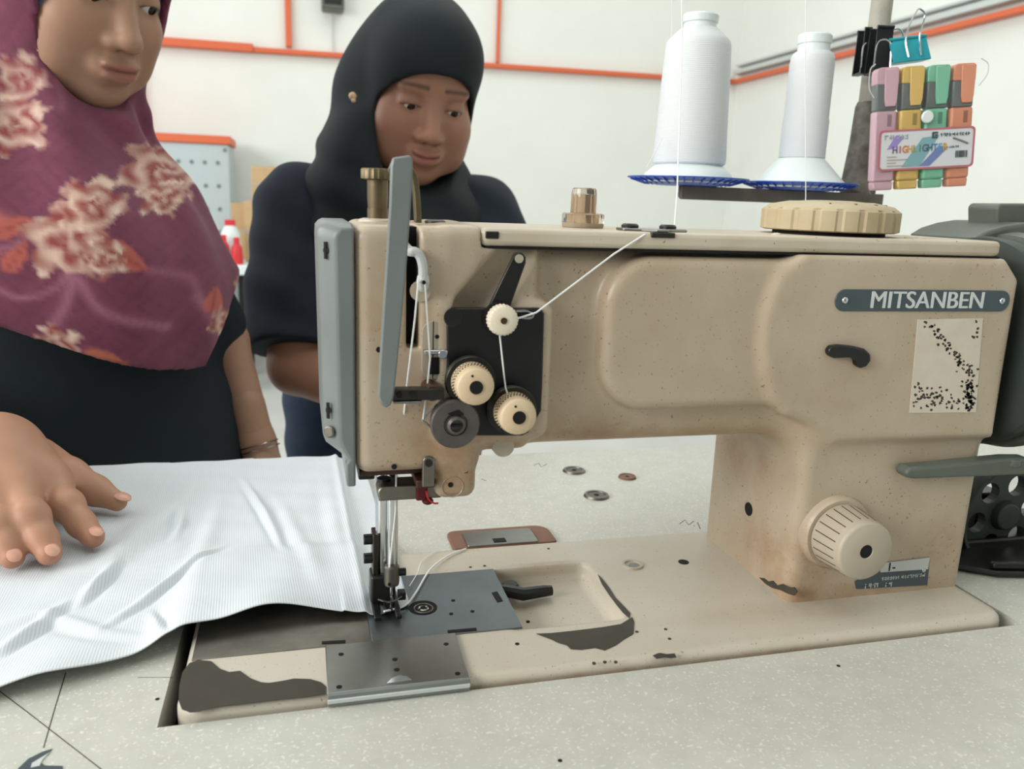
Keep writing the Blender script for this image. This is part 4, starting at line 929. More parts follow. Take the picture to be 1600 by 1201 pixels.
spool(c1, 'fuller white thread cone nearest the middle of the machine', [(.008, 0), (.0460, 0), (.0468, .001), (.0468, .0030), (.0440, .0055), (.0425, .0060), (.0415, .0085), (.0330, .0160), (.0315, .0170), (.0150, .1450), (.0165, .1460), (.0170, .1515), (.0160, .1530), (.0060, .1530)],
      [(.0320, .0168), (.0345, .0185), (.0350, .022), (.0332, .060), (.0318, .100), (.0305, .124), (.0296, .1285), (.0268, .1320), (.0188, .1395), (.0160, .1410)], 0)
spool(c2, 'slimmer white thread cone next to the pole', [(.008, 0), (.0460, 0), (.0468, .001), (.0468, .0028), (.0440, .0055), (.0230, .0280), (.0215, .0290), (.0150, .1360), (.0160, .1370), (.0162, .1440), (.0150, .1455), (.0060, .1455)],
      [(.0215, .0285), (.0225, .0300), (.0222, .0320), (.0222, .065), (.0214, .068), (.0212, .118), (.0206, .1240), (.0192, .1275), (.0166, .1295), (.0155, .1300)], 0)
# loose threads
def thread(lab, pts, r=.0005, grp='sewing threads'):
    o = MB().tube([up(q) for q in pts], r, 6).build('thread', M['thread'])
    return set_props(o, lab, 'thread', grp)
g_up = P(1062, -260, .33); tgx = P(1008, 366, .040)
thread('white thread dropping from above to the guide on the lid', [g_up, P(1066, 60, .30), P(1058, 300, .12), P(1054, 352, .060), tuple(P(1040, 357, .056))])
thread('white thread slanting from the lid guide down to the small cream knob', [tuple(tgx), P(960, 396, .035), P(838, 488, .030), P(826, 492, .0295), P(800, 500, .0285)], .00055)
thread('white thread running between the small cream knob and the lower tension knob', [P(779, 508, .0285), P(781, 525, .028), P(788, 590, .0255), P(790, 606, .0255), P(794, 618, .0255)])
thread('white thread from the take-up lever down to the needle', [P(654, 436, .034), P(648, 500, .032), P(636, 600, .034), P(628, 680, .045), P(619, 740, .060), P(618, 800, .074), P(607, 900, .0795)])
thread('white thread from the take-up lever down to the check spring', [P(664, 442, .034), P(668, 500, .034), P(672, 560, .0325), P(667, 610, .031), P(661, 655, .0295)])
thread('thick white thread tail curving over the steel needle plate', spline([PZ(600, 955, .006), PZ(632, 946, .0045), PZ(650, 925, .0035), PZ(672, 890, .0025), PZ(700, 868, .0018), PZ(728, 857, .0012)], 8), .0007)
thread('thin faint thread tail behind the thicker one on the bed', spline([PZ(640, 915, .004), PZ(652, 895, .003), PZ(660, 875, .002), PZ(685, 858, .001)], 6), .0003)
thread('thin thread hanging from above in front of the slimmer cone', [P(1262, -260, .33), P(1258, 100, .30), P(1259, 306, .27), P(1258, 330, .20)], .0004)
thread('faint thread rising past the left side of the fuller cone', [P(1050, -260, .36), P(1050, 40, .345), P(1046, 180, .36)], .0004)
thread('thread trailing from the fuller cone toward the machine lid', [P(1035, 215, .33), P(1022, 240, .32), P(1010, 262, .30)], .0004)

# binder clips on the pole and the pouch of highlighters
def binder(name, lab, px0, px1, py0, py1, Y, m_, handles, cat='clip', rz=0, roll=0, tw=.0016):
    a, b = P(px0, py1, Y), P(px1, py0, Y); w = (b[0] - a[0]) / 2; h = b[2] - a[2]
    t = thing(name, lab, cat, ((a[0] + b[0]) / 2, Y, ZB + a[2]), 'binder clips', (0, roll, rz))
    d = .010
    MB().prism([(-d, 0), (d, 0), (d + .0006, .0008), (tw, h), (tw - .001, h), (d - .0015, .0016), (-d + .0015, .0016), (.001 - tw, h), (-tw, h), (-d - .0006, .0008)], (-w, 0, 0), (0, 1, 0), (0, 0, 1), (2 * w, 0, 0)).build('spring_body', M[m_], t, .0003)
    for sy in (-1, 1):
        MB().cyl((-w, sy * (tw + .0002), h), (w, sy * (tw + .0002), h), .0016, 10).build('rolled_edge', M[m_], t)
    for pts in handles:
        MB().tube(spline(pts, 5), .0009, 6).build('wire_handle', M['chrome'], t)
    return t
cl_w = .0145
binder('binder_clip', 'teal binder clip with wire handles above the highlighter pouch', 1392, 1447, 62, 96, .318, 'teal',
       [[(-.004, -.011, .004), (-.004, -.006, .020), (.001, -.004, .034), (.009, -.003, .046), (.013, -.003, .046), (.016, -.004, .040), (.010, -.006, .024), (.008, -.011, .004)],
        [(-.016, .011, .004), (-.016, .007, .026), (-.008, .006, .033), (.0, .007, .028), (.004, .011, .004)]], roll=math.radians(-9), rz=math.radians(-12))
bc = binder('binder_clip', 'large black binder clip gripping the pole', 1358, 1389, 46, 116, .330, 'clipblack',
       [[(-.008, -.0115, .005), (-.006, -.009, .028), (.006, -.009, .028), (.008, -.0115, .005)]], rz=math.radians(-14), tw=.0085)
binder('binder_clip', 'narrow black clip behind the large black one on the pole', 1338, 1356, 48, 117, .352, 'clipblack', [[(-.004, -.0115, .005), (-.003, -.009, .026), (.003, -.009, .026), (.004, -.0115, .005)]], rz=math.radians(-14), tw=.0085)

pa, pb_ = P(1348, 303, .315), P(1512, 290, .315)
PW = .118; PH = .146
po = thing('pen_pouch', 'clear plastic pouch of four pastel highlighters hanging from the pole', 'pen pouch', (pa[0] - .002, .305, ZB + pa[2] + .002), None, (0, math.radians(-5.0), math.radians(-14))); PS = .80; po.scale = (PS, PS, PS)
PWx = .1215
sh = MB()
sh.prism(rrect(-.002, PWx, -.004, PH, .004), (0, -.0095, 0), (1, 0, 0), (0, 0, 1), (0, .0004, 0)).prism(rrect(-.002, PWx, -.004, PH + .03, .004), (0, .0095, 0), (1, 0, 0), (0, 0, 1), (0, .0004, 0))
sh.build('clear_sleeve', M['clear'], po)
for pts in ([(-.002, -.0098, .146), (-.0075, -.009, .140), (-.008, -.009, .120), (-.002, -.0096, .108)], [(PWx, -.0098, .146), (PWx + .009, -.009, .140), (PWx + .009, -.009, .128), (PWx, -.0096, .116)]):
    MB().tube(spline(pts, 6), .0006, 6).build('sleeve_seam', M['conduit'], po)
MB().lathe([(0, 0), (.0072, 0), (.0072, .0016), (.0060, .0026), (0, .0026)], (.062, -.0100, .0835), (.062, -1, .0835), 24, True).build('snap_button', M['cone'], po)
# printed label
lb = MB().prism(rrect(.0075, .1195, .0250, .0690, .004), (0, -.0100, 0), (1, 0, 0), (0, 0, 1), (0, .0003, 0)).build('printed_label', M['paper'], po)
bd = MB(); o1 = rrect(.0060, .1210, .0235, .0705, .005); i1 = rrect(.0085, .1185, .0258, .0682, .004)
n = len(o1); bd.add([(x, -.0103, z) for x, z in o1] + [(x, -.0103, z) for x, z in i1], [(i, (i + 1) % n, n + (i + 1) % n, n + i) for i in range(n)])
bd.build('label_border', mat('rose_border', S(186, 110, 120), .5), lb)
for j, (c_, poly) in enumerate((((150, 136, 196), [(.016, .048), (.026, .050), (.036, .062), (.026, .064)]), ((128, 168, 176), [(.034, .027), (.056, .027), (.078, .062), (.058, .060)]), ((116, 130, 178), [(.056, .027), (.068, .027), (.090, .048), (.078, .050)]))):
    MB().prism(poly, (0, -.01035, 0), (1, 0, 0), (0, 0, 1), (0, .0002, 0)).build('brush_stroke', mat('label_ink_%d' % j, S(*c_), .6), lb)
cols = [(110, 84, 130), (190, 80, 80), (206, 120, 60), (206, 160, 60), (150, 160, 60), (70, 140, 90), (90, 84, 96), (70, 100, 120), (70, 130, 170), (80, 160, 190), (206, 160, 60)]
for i, ch_ in enumerate('HIGHLIGHTER'):
    text(ch_, .0115, (.0255 + i * .0060, -.0106, .0470 + i * .0001), mat('ink_%s_%d' % (ch_, i), S(*cols[i]), .6), lb, .82, .00005, name='label_letter', off=.0002)
strokes(.0125, .0370, .0622, .0056, -.0106, mat('ink_lilac', S(176, 170, 186), .6), lb, 23, 'small_lettering')
strokes(.0790, .1130, .0622, .0042, -.0106, M['plateblue'], lb, 21, 'small_lettering')
lg = MB(); lg.box((.0690, -.0107, .0640), (.0760, -.0105, .0660)).box((.0690, -.0107, .0605), (.0715, -.0105, .0640)).box((.0690, -.0107, .0585), (.0760, -.0105, .0605)).box((.0725, -.0107, .0612), (.0760, -.0105, .0632)); lg.build('label_logo', M['plateblue'], lb)
strokes(.0905, .1010, .0478, .0026, -.0106, M['plateblue'], lb, 22, 'small_lettering')
for z in (.0395, .036, .0325, .029): 
    MB().box((.0165, -.0107, z - .0005), (.034 + .008 * math.sin(z * 900), -.0105, z + .0005)).build('label_small_print', M['dialplastic'], lb)
bcd = MB(); xx = .0985; rb2 = random.Random(5)
while xx < .1125:
    wv = rb2.choice((.0004, .0008, .0012)); bcd.box((xx, -.0107, .0350), (xx + wv, -.0105, .0430)); xx += wv + rb2.choice((.0005, .0009))
set_props(bcd.build('barcode', M['plateblue'], lb), kind='stuff')
MB().tube([(.0945, -.0105, .0580), (.104, -.0105, .0545), (.1125, -.0105, .0508)], .0012, 6).build('printed_pen', M['greypaint'], lb)
# the four highlighters
def highlighter(i, key, lab):
    t = thing('highlighter', lab, 'highlighter', (0, 0, 0), 'highlighters in the pouch'); W_ = .0265
    m_ = M['pen_' + key]; hw_ = W_ / 2
    ox = .0145 + i * .0302
    c = Matrix.Translation(po.location) @ po.rotation_euler.to_matrix().to_4x4() @ Matrix.Diagonal((PS, PS, PS, 1)) @ Matrix.Translation((ox, 0, .001)); t.matrix_world = c
    MB().prism(rrect(-hw_, hw_, .010, .092, .003), (0, -.0075, 0), (1, 0, 0), (0, 0, 1), (0, .015, 0)).build('barrel', m_, t, .003, 3)
    MB().prism([(-hw_ * .93, .010), (-hw_ * .86, .0), (hw_ * .86, .0), (hw_ * .93, .010)], (0, -.0070, 0), (1, 0, 0), (0, 0, 1), (0, .014, 0)).build('end_plug', m_, t, .0016)
    MB().box((-hw_ * .96, -.0068, .092), (hw_ * .96, .0068, .126)).build('grip', M['greypaint'], t, .002)
    MB().prism(rrect(-hw_, hw_, .122, .141, (.004, .006, .001, .001)), (0, -.0078, 0), (1, 0, 0), (0, 0, 1), (0, .0155, 0)).build('cap', m_, t, .002, 3)
    MB().prism([(-.0045, .139), (-.0035, .104), (-.002, .0965), (.0095, .0965), (.0115, .104), (.0125, .139)], (0, -.0092, 0), (1, 0, 0), (0, 0, 1), (0, .0022, 0)).build('pocket_clip', m_, t, .0008)
    MB().box((.0015, -.0078, .074), (.0065, -.0075, .0875)).build('barrel_print', mat('barrel_ink_' + key, tuple(.5 * v for v in m_.node_tree.nodes['Principled BSDF'].inputs[0].default_value[:3]) + (1,), .6), t)
for i, (k_, l_) in enumerate((('pink', 'pastel pink highlighter nearest the pole in the clear pouch'), ('yellow', 'pastel yellow highlighter in the clear pouch'), ('green', 'mint green highlighter in the clear pouch'), ('peach', 'peach orange highlighter at the outer end of the clear pouch'))):
    highlighter(i, k_, l_)

# ---------------------------------------------------------------- white cloth under the foot
def lerp_tab(x, tab):
    return np.interp(x, [t_[0] for t_ in tab], [t_[1] for t_ in tab])
FE = [(PZ(x, y, .004)[0], PZ(x, y, .004)[1]) for x, y in ((-220, 1105), (-100, 1090), (0, 1071), (60, 1057), (120, 1045), (160, 1030), (215, 1015), (300, 990))]
FE += [(.020, .0735), (.036, .0790), (.050, .0815), (.066, .0815), (.083, .0790), (.098, .0765), (.111, .0755), (.122, .0785), (.1325, .0875)]
xs = np.linspace(-.26, .1325, 300); vs_ = np.linspace(0, 1, 230)
yf = lerp_tab(xs, FE); k_ = np.ones(17) / 17; yf = np.convolve(np.pad(yf, 8, 'edge'), k_, 'valid')
Xg = np.repeat(xs[:, None], len(vs_), 1); yb = .435
Yg = yf[:, None] + (yb - yf[:, None]) * vs_[None, :]
Xg = Xg + np.where(Xg > .06, (Xg - .06) / .0725 * -.006 * ((Yg - .085) / .3), 0)
def sst(a, b, t_): u = np.clip((t_ - a) / (b - a), 0, 1); return u * u * (3 - 2 * u)
sup = np.where(True, TZ + (0 - TZ) * sst(-.030, -.001, Xg) * (1 - sst(.170, .205, Yg)), 0)
Zg = sup + .0022
ledge = Xg - (.1045 - .004 * (Yg - .085) / .3)
Zg += .0035 * (1 - sst(-.001, .0022, ledge)) + .0020 * np.exp(-(ledge / .004) ** 2)
edge = np.exp(-((Yg - yf[:, None]) / .03) ** 2)
Zg += edge * (.0075 * np.exp(-((Xg - .050) / .030) ** 2) + .005 * np.exp(-((Xg + .06) / .03) ** 2) + .006 * np.exp(-((Xg + .005) / .02) ** 2) + .0015 * np.sin(Xg * 60) * (Xg < .09))
nd = np.exp(-(((Xg - .118) ** 2 + (Yg - .085) ** 2) / .018 ** 2)); Zg = Zg * (1 - nd) + (.0022) * nd
def crease(pts, A, w, taper=.45, mode=0):
    global Zg
    q = [PZ(x, y, .004)[:2] for x, y in pts]
    best = np.full(Xg.shape, 9.0); sg = np.zeros(Xg.shape); al = np.zeros(Xg.shape); tot = sum(np.linalg.norm(b - a) for a, b in zip(q, q[1:])); acc = 0
    for a, b in zip(q, q[1:]):
        L0 = np.linalg.norm(b - a); e_ = (b - a) / L0; t_ = np.clip((Xg - a[0]) * e_[0] + (Yg - a[1]) * e_[1], 0, L0)
        dx, dy = Xg - a[0] - t_ * e_[0], Yg - a[1] - t_ * e_[1]; d_ = np.hypot(dx, dy); cr = e_[0] * dy - e_[1] * dx
        m_ = d_ < best; best = np.where(m_, d_, best); sg = np.where(m_, np.sign(cr) * d_, sg); al = np.where(m_, (acc + t_) / tot, al); acc += L0
    f = np.clip(np.minimum(al, 1 - al) / taper, 0, 1)
    s1 = sg / (w * .75); A = A * 1.15
    Zg += A * f * (np.exp(-((s1 - .7) ** 2)) - .55 * np.exp(-((s1 + .7) ** 2))) if mode == 0 else A * f * np.exp(-s1 ** 2)
crease([(150, 985), (230, 930), (300, 880), (362, 842)], .0036, .0042)
crease([(372, 738), (409, 795), (430, 835), (444, 868)], .0034, .0042)
crease([(120, 945), (150, 912), (195, 866)], .0044, .0050)
crease([(238, 940), (250, 965), (263, 1004)], -.0034, .0045)
crease([(-60, 1030), (7, 1010), (70, 965), (125, 922)], .0036, .0055)
crease([(346, 738), (310, 840), (269, 965)], .0016, .010)
crease([(283, 785), (276, 815), (262, 842)], .0034, .0045)
crease([(-40, 985), (60, 955), (150, 985), (260, 1000)], .0022, .007)
crease([(420, 760), (470, 860), (500, 935)], .0018, .008)
crease([(150, 900), (240, 830), (330, 740)], .0018, .011)
crease([(500, 730), (515, 820), (545, 930)], .0014, .009)
crease([(60, 905), (160, 880), (230, 800), (245, 755)], .0028, .013, mode=1)
Zg += .0006 * np.sin(Xg * 90 + Yg * 60) * np.sin(Yg * 110 - Xg * 40)
Zg = np.maximum(Zg, sup + .0012)
over = np.maximum(Yg - .4145, 0); Zg = np.where(over > 0, TZ + .0022 - over * 3.2, Zg); Yg2 = np.where(over > 0, .4145 + .004 * sst(0, .01, over), Yg)
Vc = np.stack([Xg, Yg2, Zg + ZB], -1).reshape(-1, 3); nv = len(vs_)
ii = (np.arange(len(xs) - 1)[:, None] * nv + np.arange(nv - 1)[None, :]).ravel(); Qc = np.stack([ii, ii + nv, ii + nv + 1, ii + 1], 1)
cloth = mesh_np('cloth', Vc, Qc, M['cloth'])
set_props(cloth, 'crinkled white ribbed cloth fed under the needle from the left', 'cloth')
so = cloth.modifiers.new('thickness', 'SOLIDIFY'); so.thickness = .0007; so.offset = 1

# ---------------------------------------------------------------- people
def euler(yaw, pitch, roll):
    """head frame (x right in the picture, -y out of the face, z up) -> machine frame"""
    return np.array(Matrix.Rotation(math.radians(yaw), 3, 'Z') @ Matrix.Rotation(math.radians(pitch), 3, 'X') @ Matrix.Rotation(math.radians(roll), 3, 'Y'))
def mirror(f):
    return lambda p: f((np.abs(p[0]), p[1], p[2]))
def head_sdf(q, smile=0.0, wide=1.0, slit_h=.0030):
    X, Y, Z = q; ax = np.abs(X); s = (ax, Y, Z)
    d = ell(q, (0, .022, .045), (.074, .094, .083))
    d = smin(d, ell(q, (0, -.022, -.030), (.0605 * wide, .066, .084)), .03)
    d = smin(d, ell(q, (0, -.058, -.100), (.027, .022, .020)), .035)
    d = smin(d, ell(s, (.037 * wide, -.056, -.036), (.026, .024, .026)), .026)
    d = smin(d, ell(s, (.044 * wide, -.030, -.075), (.022, .035, .026)), .03)
    d = smin(d, ell(s, (.027, -.0745, .0195), (.022, .011, .0085)), .018)
    d = smin(d, ell(q, (0, -.056, .050), (.050, .026, .036)), .03)
    d = smax(d, -ell(s, (.0320, -.0965, -.0020), (.0175, .0135, .0115)), .012)
    d = smin(d, ell(s, (.0318, -.0715, -.0015), (.0155, .0135, .0122)), .005)
    slit = ell((ax, Y, Z + np.float32(.10) * (ax - np.float32(.0318)) ** 2 * 30), (.0318, -.088, -.0058), (.0135, .012, slit_h))
    d = smax(d, -slit, .0016)
    d = smin(d, cone(q, (0, -.078, .010), (0, -.1000, -.036), .0075, .0112), .014)
    d = smin(d, ell(q, (0, -.1010, -.0390), (.0115, .0105, .0095)), .006)
    d = smin(d, ell(s, (.0125, -.0905, -.0430), (.0092, .0095, .0080)), .007)
    d = smax(d, -ell(s, (.0062, -.0985, -.0505), (.0036, .0050, .0028)), .003)
    d = smin(d, ell(q, (0, -.0830, -.0700), (.026, .014, .016)), .012)
    zc = Z - smile * 14 * ax * ax
    lq = (X, Y + 6.5 * ax * ax, zc)
    d = smin(d, ell(lq, (0, -.0920, -.0655), (.0215, .0070, .0046)), .005)
    d = smin(d, ell(lq, (0, -.0908, -.0765), (.0185, .0075, .0056)), .005)
    d = smax(d, -ell(lq, (0, -.1010, -.0705), (.0225, .0085, .0014)), .002)
    return d
def head_tint(L, base, lipc, brow, smile):
    X, Y, Z = L[:, 0], L[:, 1], L[:, 2]; ax = np.abs(X); c = np.tile(np.array(base), (len(L), 1)); fr = Y < -.04
    def mix(m, col): 
        nonlocal c
        c = c * (1 - m[:, None]) + np.array(col) * m[:, None]
    zc = Z - smile * 14 * ax * ax
    lip = np.exp(-(((X / .0195) ** 2) + ((zc + .0705) / .0085) ** 2) ** 2) * fr * (Y < -.078); mix(np.clip(lip * 1.4, 0, 1) * .9, lipc)
    nos = np.exp(-(((ax - .0068) / .0045) ** 2 + ((Z + .0500) / .0030) ** 2)) * (Y < -.08); mix(nos * .7, tuple(t * .25 for t in base))  # nostril shade painted into the skin colour
    fold_ = np.exp(-((ax - (.0165 - .35 * (Z + .045))) / .0022) ** 2) * (Z < -.042) * (Z > -.070) * fr; mix(fold_ * .22, tuple(t * .5 for t in base))  # crease beside the nose shaded by darker skin colour
    line = np.exp(-((zc + .0705) / .0013) ** 2) * (ax < .021) * fr * (Y < -.07); mix(line * .75, tuple(t * .35 for t in lipc))  # shade of the mouth groove painted as a dark line
    bz_ = .0215 + .10 * ax - 2.6 * (ax - .012) ** 2
    br_ = np.exp(-((Z - bz_) / .0034) ** 2) * (ax > .011) * (ax < .052) * fr; mix(br_ * .75 * brow, (.030, .020, .015))
    lash = np.exp(-((Z - (-.0030 - 9 * (ax - .0318) ** 2)) / .0016) ** 2) * (np.abs(ax - .0318) < .0150) * fr * (Y < -.068); mix(lash * .8, (.02, .014, .012))
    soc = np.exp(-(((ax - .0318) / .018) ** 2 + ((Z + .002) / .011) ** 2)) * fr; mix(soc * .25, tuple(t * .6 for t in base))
    ck = np.exp(-(((ax - .038) / .02) ** 2 + ((Z + .032) / .02) ** 2)) * fr; mix(ck * .22, (base[0] * 1.12, base[1] * .82, base[2] * .78))
    return c
def xf(V, R, c): return V @ np.array(R).T + np.array(c)
def join(parts):
    Vs, Qs, Cs, n = [], [], [], 0
    for V, Q, C in parts: Vs.append(V); Qs.append(Q + n); Cs.append(C); n += len(V)
    return np.concatenate(Vs), np.concatenate(Qs), np.concatenate(Cs)
def flat(V, c): return np.tile(np.array(c), (len(V), 1))
def skin_noise(V, c):
    return c
def eyes(parent, R, c, gaze):
    for sx in (-1, 1):
        o = np.array((sx * .0318, -.0715, -.0020)); e = MB().ball((0, 0, 0), .0128, 20).build('eyeball', M['eye'], parent)
        e.matrix_local = Matrix.Translation(xf(o[None], R, c)[0]) @ Matrix(R).to_4x4()
        g = np.array((gaze[0], -1, gaze[1])); g /= np.linalg.norm(g)
        MB().lathe([(0, .0132), (.0030, .0130), (.0056, .0118), (.0062, .0108)], (0, 0, 0), tuple(g), 20, True).build('iris', M['iris'], e)
def cap_open(L, c, r, k=6):
    """super-ellipse face opening running forward out of the face"""
    return ((np.abs((L[0] - c[0]) / r[0]) ** 2.3 + np.abs((L[2] - c[1]) / r[1]) ** 2.3) ** (1 / 2.3) - 1) * min(r)

# ---- woman in the black headscarf leaning over behind the table
R2 = euler(7, 19, 5); N2 = P(677, 219, .765)
C2 = N2 - R2 @ np.array((0, -.110, -.040))
sk2 = (.380, .195, .130)
w2 = thing('person', 'person in a black headscarf and navy top leaning in behind the machine, smiling', 'person', (0, 0, 0))
Vh, Qh = sdf_mesh(lambda p: smin(head_sdf(p, .6, 1.13, .0024), cone(p, (0, .02, -.06), (0, .06, -.17), .052, .055), .02), (-.095, -.125, -.175), (.095, .135, .14), .0022)
parts = [(xf(Vh, R2, C2), Qh, head_tint(Vh, sk2, (.36, .130, .105), 1.0, .6))]
sL, sR = np.array((.070, .900, .230)), np.array((.350, .900, .225))
eL, eR = np.array((.062, .800, .015)), np.array((.400, .790, .030))
wL, wR = np.array((.200, .665, -.020)), np.array((.330, .590, .030))
hipc = np.array((.215, 1.080, .080))
def body2(p):
    d = chain(p, [sL, eL, wL, wL + (.07, -.03, .01)], [.048, .042, .028, .022], .01)
    d = smin(d, chain(p, [sR, eR, wR, wR + (-.05, -.045, -.004)], [.048, .042, .028, .022], .01), .01)
    d = smin(d, chain(p, [(.215, .90, .22), (.212, .95, .17), hipc], [.075, .105, .13], .04), .05)
    for sx in (-.085, .085):
        d = smin(d, chain(p, [hipc + (sx, 0, -.04), (.215 + sx * 1.15, 1.02, -.33), (.215 + sx * 1.15, 1.07, -.70), (.215 + sx * 1.2, 1.0, -.745)], [.085, .058, .036, .030], .03), .03)
    return d
Vb, Qb = sdf_mesh(body2, (-.02, .50, -.785), (.46, 1.23, .36), .0065); parts.append((Vb, Qb, flat(Vb, sk2)))
def fingers(p, palm, d0, side, upv, spread=.018, L=.075, r=.0085, curl=.35):
    """four fingers and a thumb growing from the palm"""
    d0 = np.array(d0, float); d0 /= np.linalg.norm(d0); side = np.array(side, float); side -= d0 * (side @ d0); side /= np.linalg.norm(side); n = np.cross(d0, side)
    if n @ np.array(upv) < 0: n = -n
    d = ell(p, palm, (.044, .040, .016), np.stack([d0, side, n], 1))
    for i, k in enumerate((-1.5, -.5, .5, 1.5)):
        l = L * (1, 1.1, 1.03, .8)[i]; a = np.array(palm) + d0 * .036 + side * k * spread
        b = a + d0 * l * .45 + side * k * .002 + n * .004; c = b + d0 * l * .30 - n * l * .3 * curl; e = c + d0 * l * .22 - n * l * .3 * curl
        d = smin(d, chain(p, [a, b, c, e], [r, r * .95, r * .88, r * .74], .004), .006)
    a = np.array(palm) - d0 * .018 - side * .030; b = a + d0 * .03 - side * .022 - n * .004; c = b + d0 * .028 - side * .004 - n * .004
    return smin(d, chain(p, [a, b, c], [.013, .0105, .0085], .006), .010)
for w_, d_, sd in ((wL, (.09, -.03, .008), (0, -1, .1)), (wR, (-.07, -.06, -.004), (-.4, .9, .1))):
    w_ = np.array(w_); dn = np.array(d_) / np.linalg.norm(d_); pc = w_ + dn * .055
    Vx, Qx = sdf_mesh(lambda p: smin(fingers(p, pc, d_, sd, (0, 0, 1)), cone(p, w_ - dn * .03, pc, .027, .020), .015), pc - .15, pc + .15, .0030); parts.append((Vx, Qx, flat(Vx, sk2)))
Vj, Qj, Cj = join(parts); Vj = Vj + (0, 0, ZB)
mesh_np('body', Vj, Qj, M['skin'], w2, Cj)
eyes(w2, R2, C2 + (0, 0, ZB), (.10, -.45))
def shirt2(p):
    d = chain(p, [(.212, .925, .195), (.212, .965, .16), hipc + (0, .0, .05), hipc + (0, 0, -.02)], [.105, .130, .150, .150], .05)
    d = smin(d, ell(p, (.212, .890, .140), (.160, .09, .12)), .05)
    d = smin(d, cone(p, sL + (.02, .01, .008), sR + (-.02, .01, .008), .062, .062), .06)
    for s_, e_ in ((sL, eL), (sR, eR)):
        d = smin(d, chain(p, [s_, s_ + (e_ - s_) * .55, s_ + (e_ - s_) * .93], [.070, .072, .074], .02), .03)
    n_ = np.sin(p[0] * 55 + p[2] * 38) * np.sin(p[2] * 47 + p[1] * 30 + 1.3)
    d = d + np.float32(.0030) * n_
    for s_, e_ in ((sL, eL), (sR, eR)):
        t_ = (e_ - s_) / np.linalg.norm(e_ - s_); cutp = s_ + (e_ - s_) * .90
        near = np.sqrt((p[0] - e_[0]) ** 2 + (p[1] - e_[1]) ** 2 + (p[2] - e_[2]) ** 2) - .13
        pl_ = -((p[0] - cutp[0]) * t_[0] + (p[1] - cutp[1]) * t_[1] + (p[2] - cutp[2]) * t_[2])
        d = np.maximum(d, -np.maximum(near, -pl_ * -1) if False else np.minimum(d * 0 + 9, -np.maximum(near, pl_)))
    return np.maximum(d, -(p[2] - np.float32(-.01)))
Vs, Qs = sdf_mesh(shirt2, (-.03, .68, -.04), (.50, 1.26, .37), .005)
mesh_np('shirt', Vs + (0, 0, ZB), Qs, M['navy'], w2)
def jeans2(p):
    d = ell(p, hipc + (0, .0, -.05), (.175, .145, .12))
    for sx in (-.085, .085):
        d = smin(d, chain(p, [hipc + (sx, -.005, -.05), (.215 + sx * 1.15, 1.02, -.33), (.215 + sx * 1.15, 1.07, -.68)], [.100, .076, .062], .04), .03)
    d = d + np.float32(.002) * np.sin(p[2] * 90 + p[0] * 40)
    return np.maximum(d, -p[2] - np.float32(.70))
Vs, Qs = sdf_mesh(jeans2, (.0, .88, -.72), (.44, 1.26, .13), .0065); mesh_np('jeans', Vs + (0, 0, ZB), Qs, M['jeans'], w2)
for sx in (-.1, .1):
    Vs, Qs = sdf_mesh(lambda p: np.maximum(chain(p, [(.215 + sx, 1.09, -.72), (.215 + sx, 1.02, -.735), (.215 + sx * 1.05, .93, -.745)], [.044, .042, .034], .03), -(p[2] + np.float32(.769))), (.215 + sx - .07, .87, -.785), (.215 + sx + .07, 1.16, -.66), .006)
    mesh_np('shoe', Vs + (0, 0, ZB), Qs, M['shoe'], w2)
def hijab2(p):
    q = rot_in(p, C2, R2)
    d = ell(q, (0, .026, .042), (.086, .104, .094))
    d = smin(d, ell(q, (0, -.014, -.035), (.080, .074, .098)), .03)
    d = smin(d, ell(q, (0, -.040, .052), (.070, .062, .066)), .03)
    d = smin(d, ell(q, (-.024, .060, -.010), (.084, .070, .088)), .03)
    d = smin(d, chain(q, [(-.050, .045, -.03), (-.068, .020, -.120), (-.075, .01, -.20)], [.056, .060, .060], .03), .03)
    nb_ = C2 + R2 @ np.array((0, .035, -.13))
    d = smin(d, ell(p, nb_ + (0.005, .0, -.015), (.105, .085, .075)), .05)
    d = smin(d, ell(p, (.215, .885, .195), (.165, .110, .105)), .05)
    d = smin(d, ell(p, P(562, 285, .845), (.062, .065, .095)), .04)
    ang = np.arctan2(q[0], -q[1]); fold = np.sin(q[2] * 85 + 9 * q[0] + 2.2 * np.sin(ang * 2)) * np.clip((-.085 - q[2]) / .03, 0, 1) * np.clip((q[2] + .30) / .05, 0, 1)
    d = d + np.float32(.0042) * fold
    d = d + np.float32(.0016) * np.sin(q[0] * 60 + q[2] * 35) * np.clip((.02 - q[2]) / .05, 0, 1)
    op = cap_open(q, (.0, -.040), (.0700, .0840)); op = np.maximum(op, q[1] + np.float32(.010))
    return smax(d, -op, .006)
Vs, Qs = sdf_mesh(hijab2, (.04, .62, .08), (.42, 1.05, .60), .0036); mesh_np('headscarf', Vs + (0, 0, ZB), Qs, M['hijab_dark'], w2)
q = P(551, 150, .800); br2 = MB().ball(up(q), .0055, 14).build('scarf_pin', M['pearl'], w2)
MB().ball((q[0] + .001, q[1] - .003, q[2] + ZB - .006), .0032, 12).build('pin_drop', M['pearl'], br2)

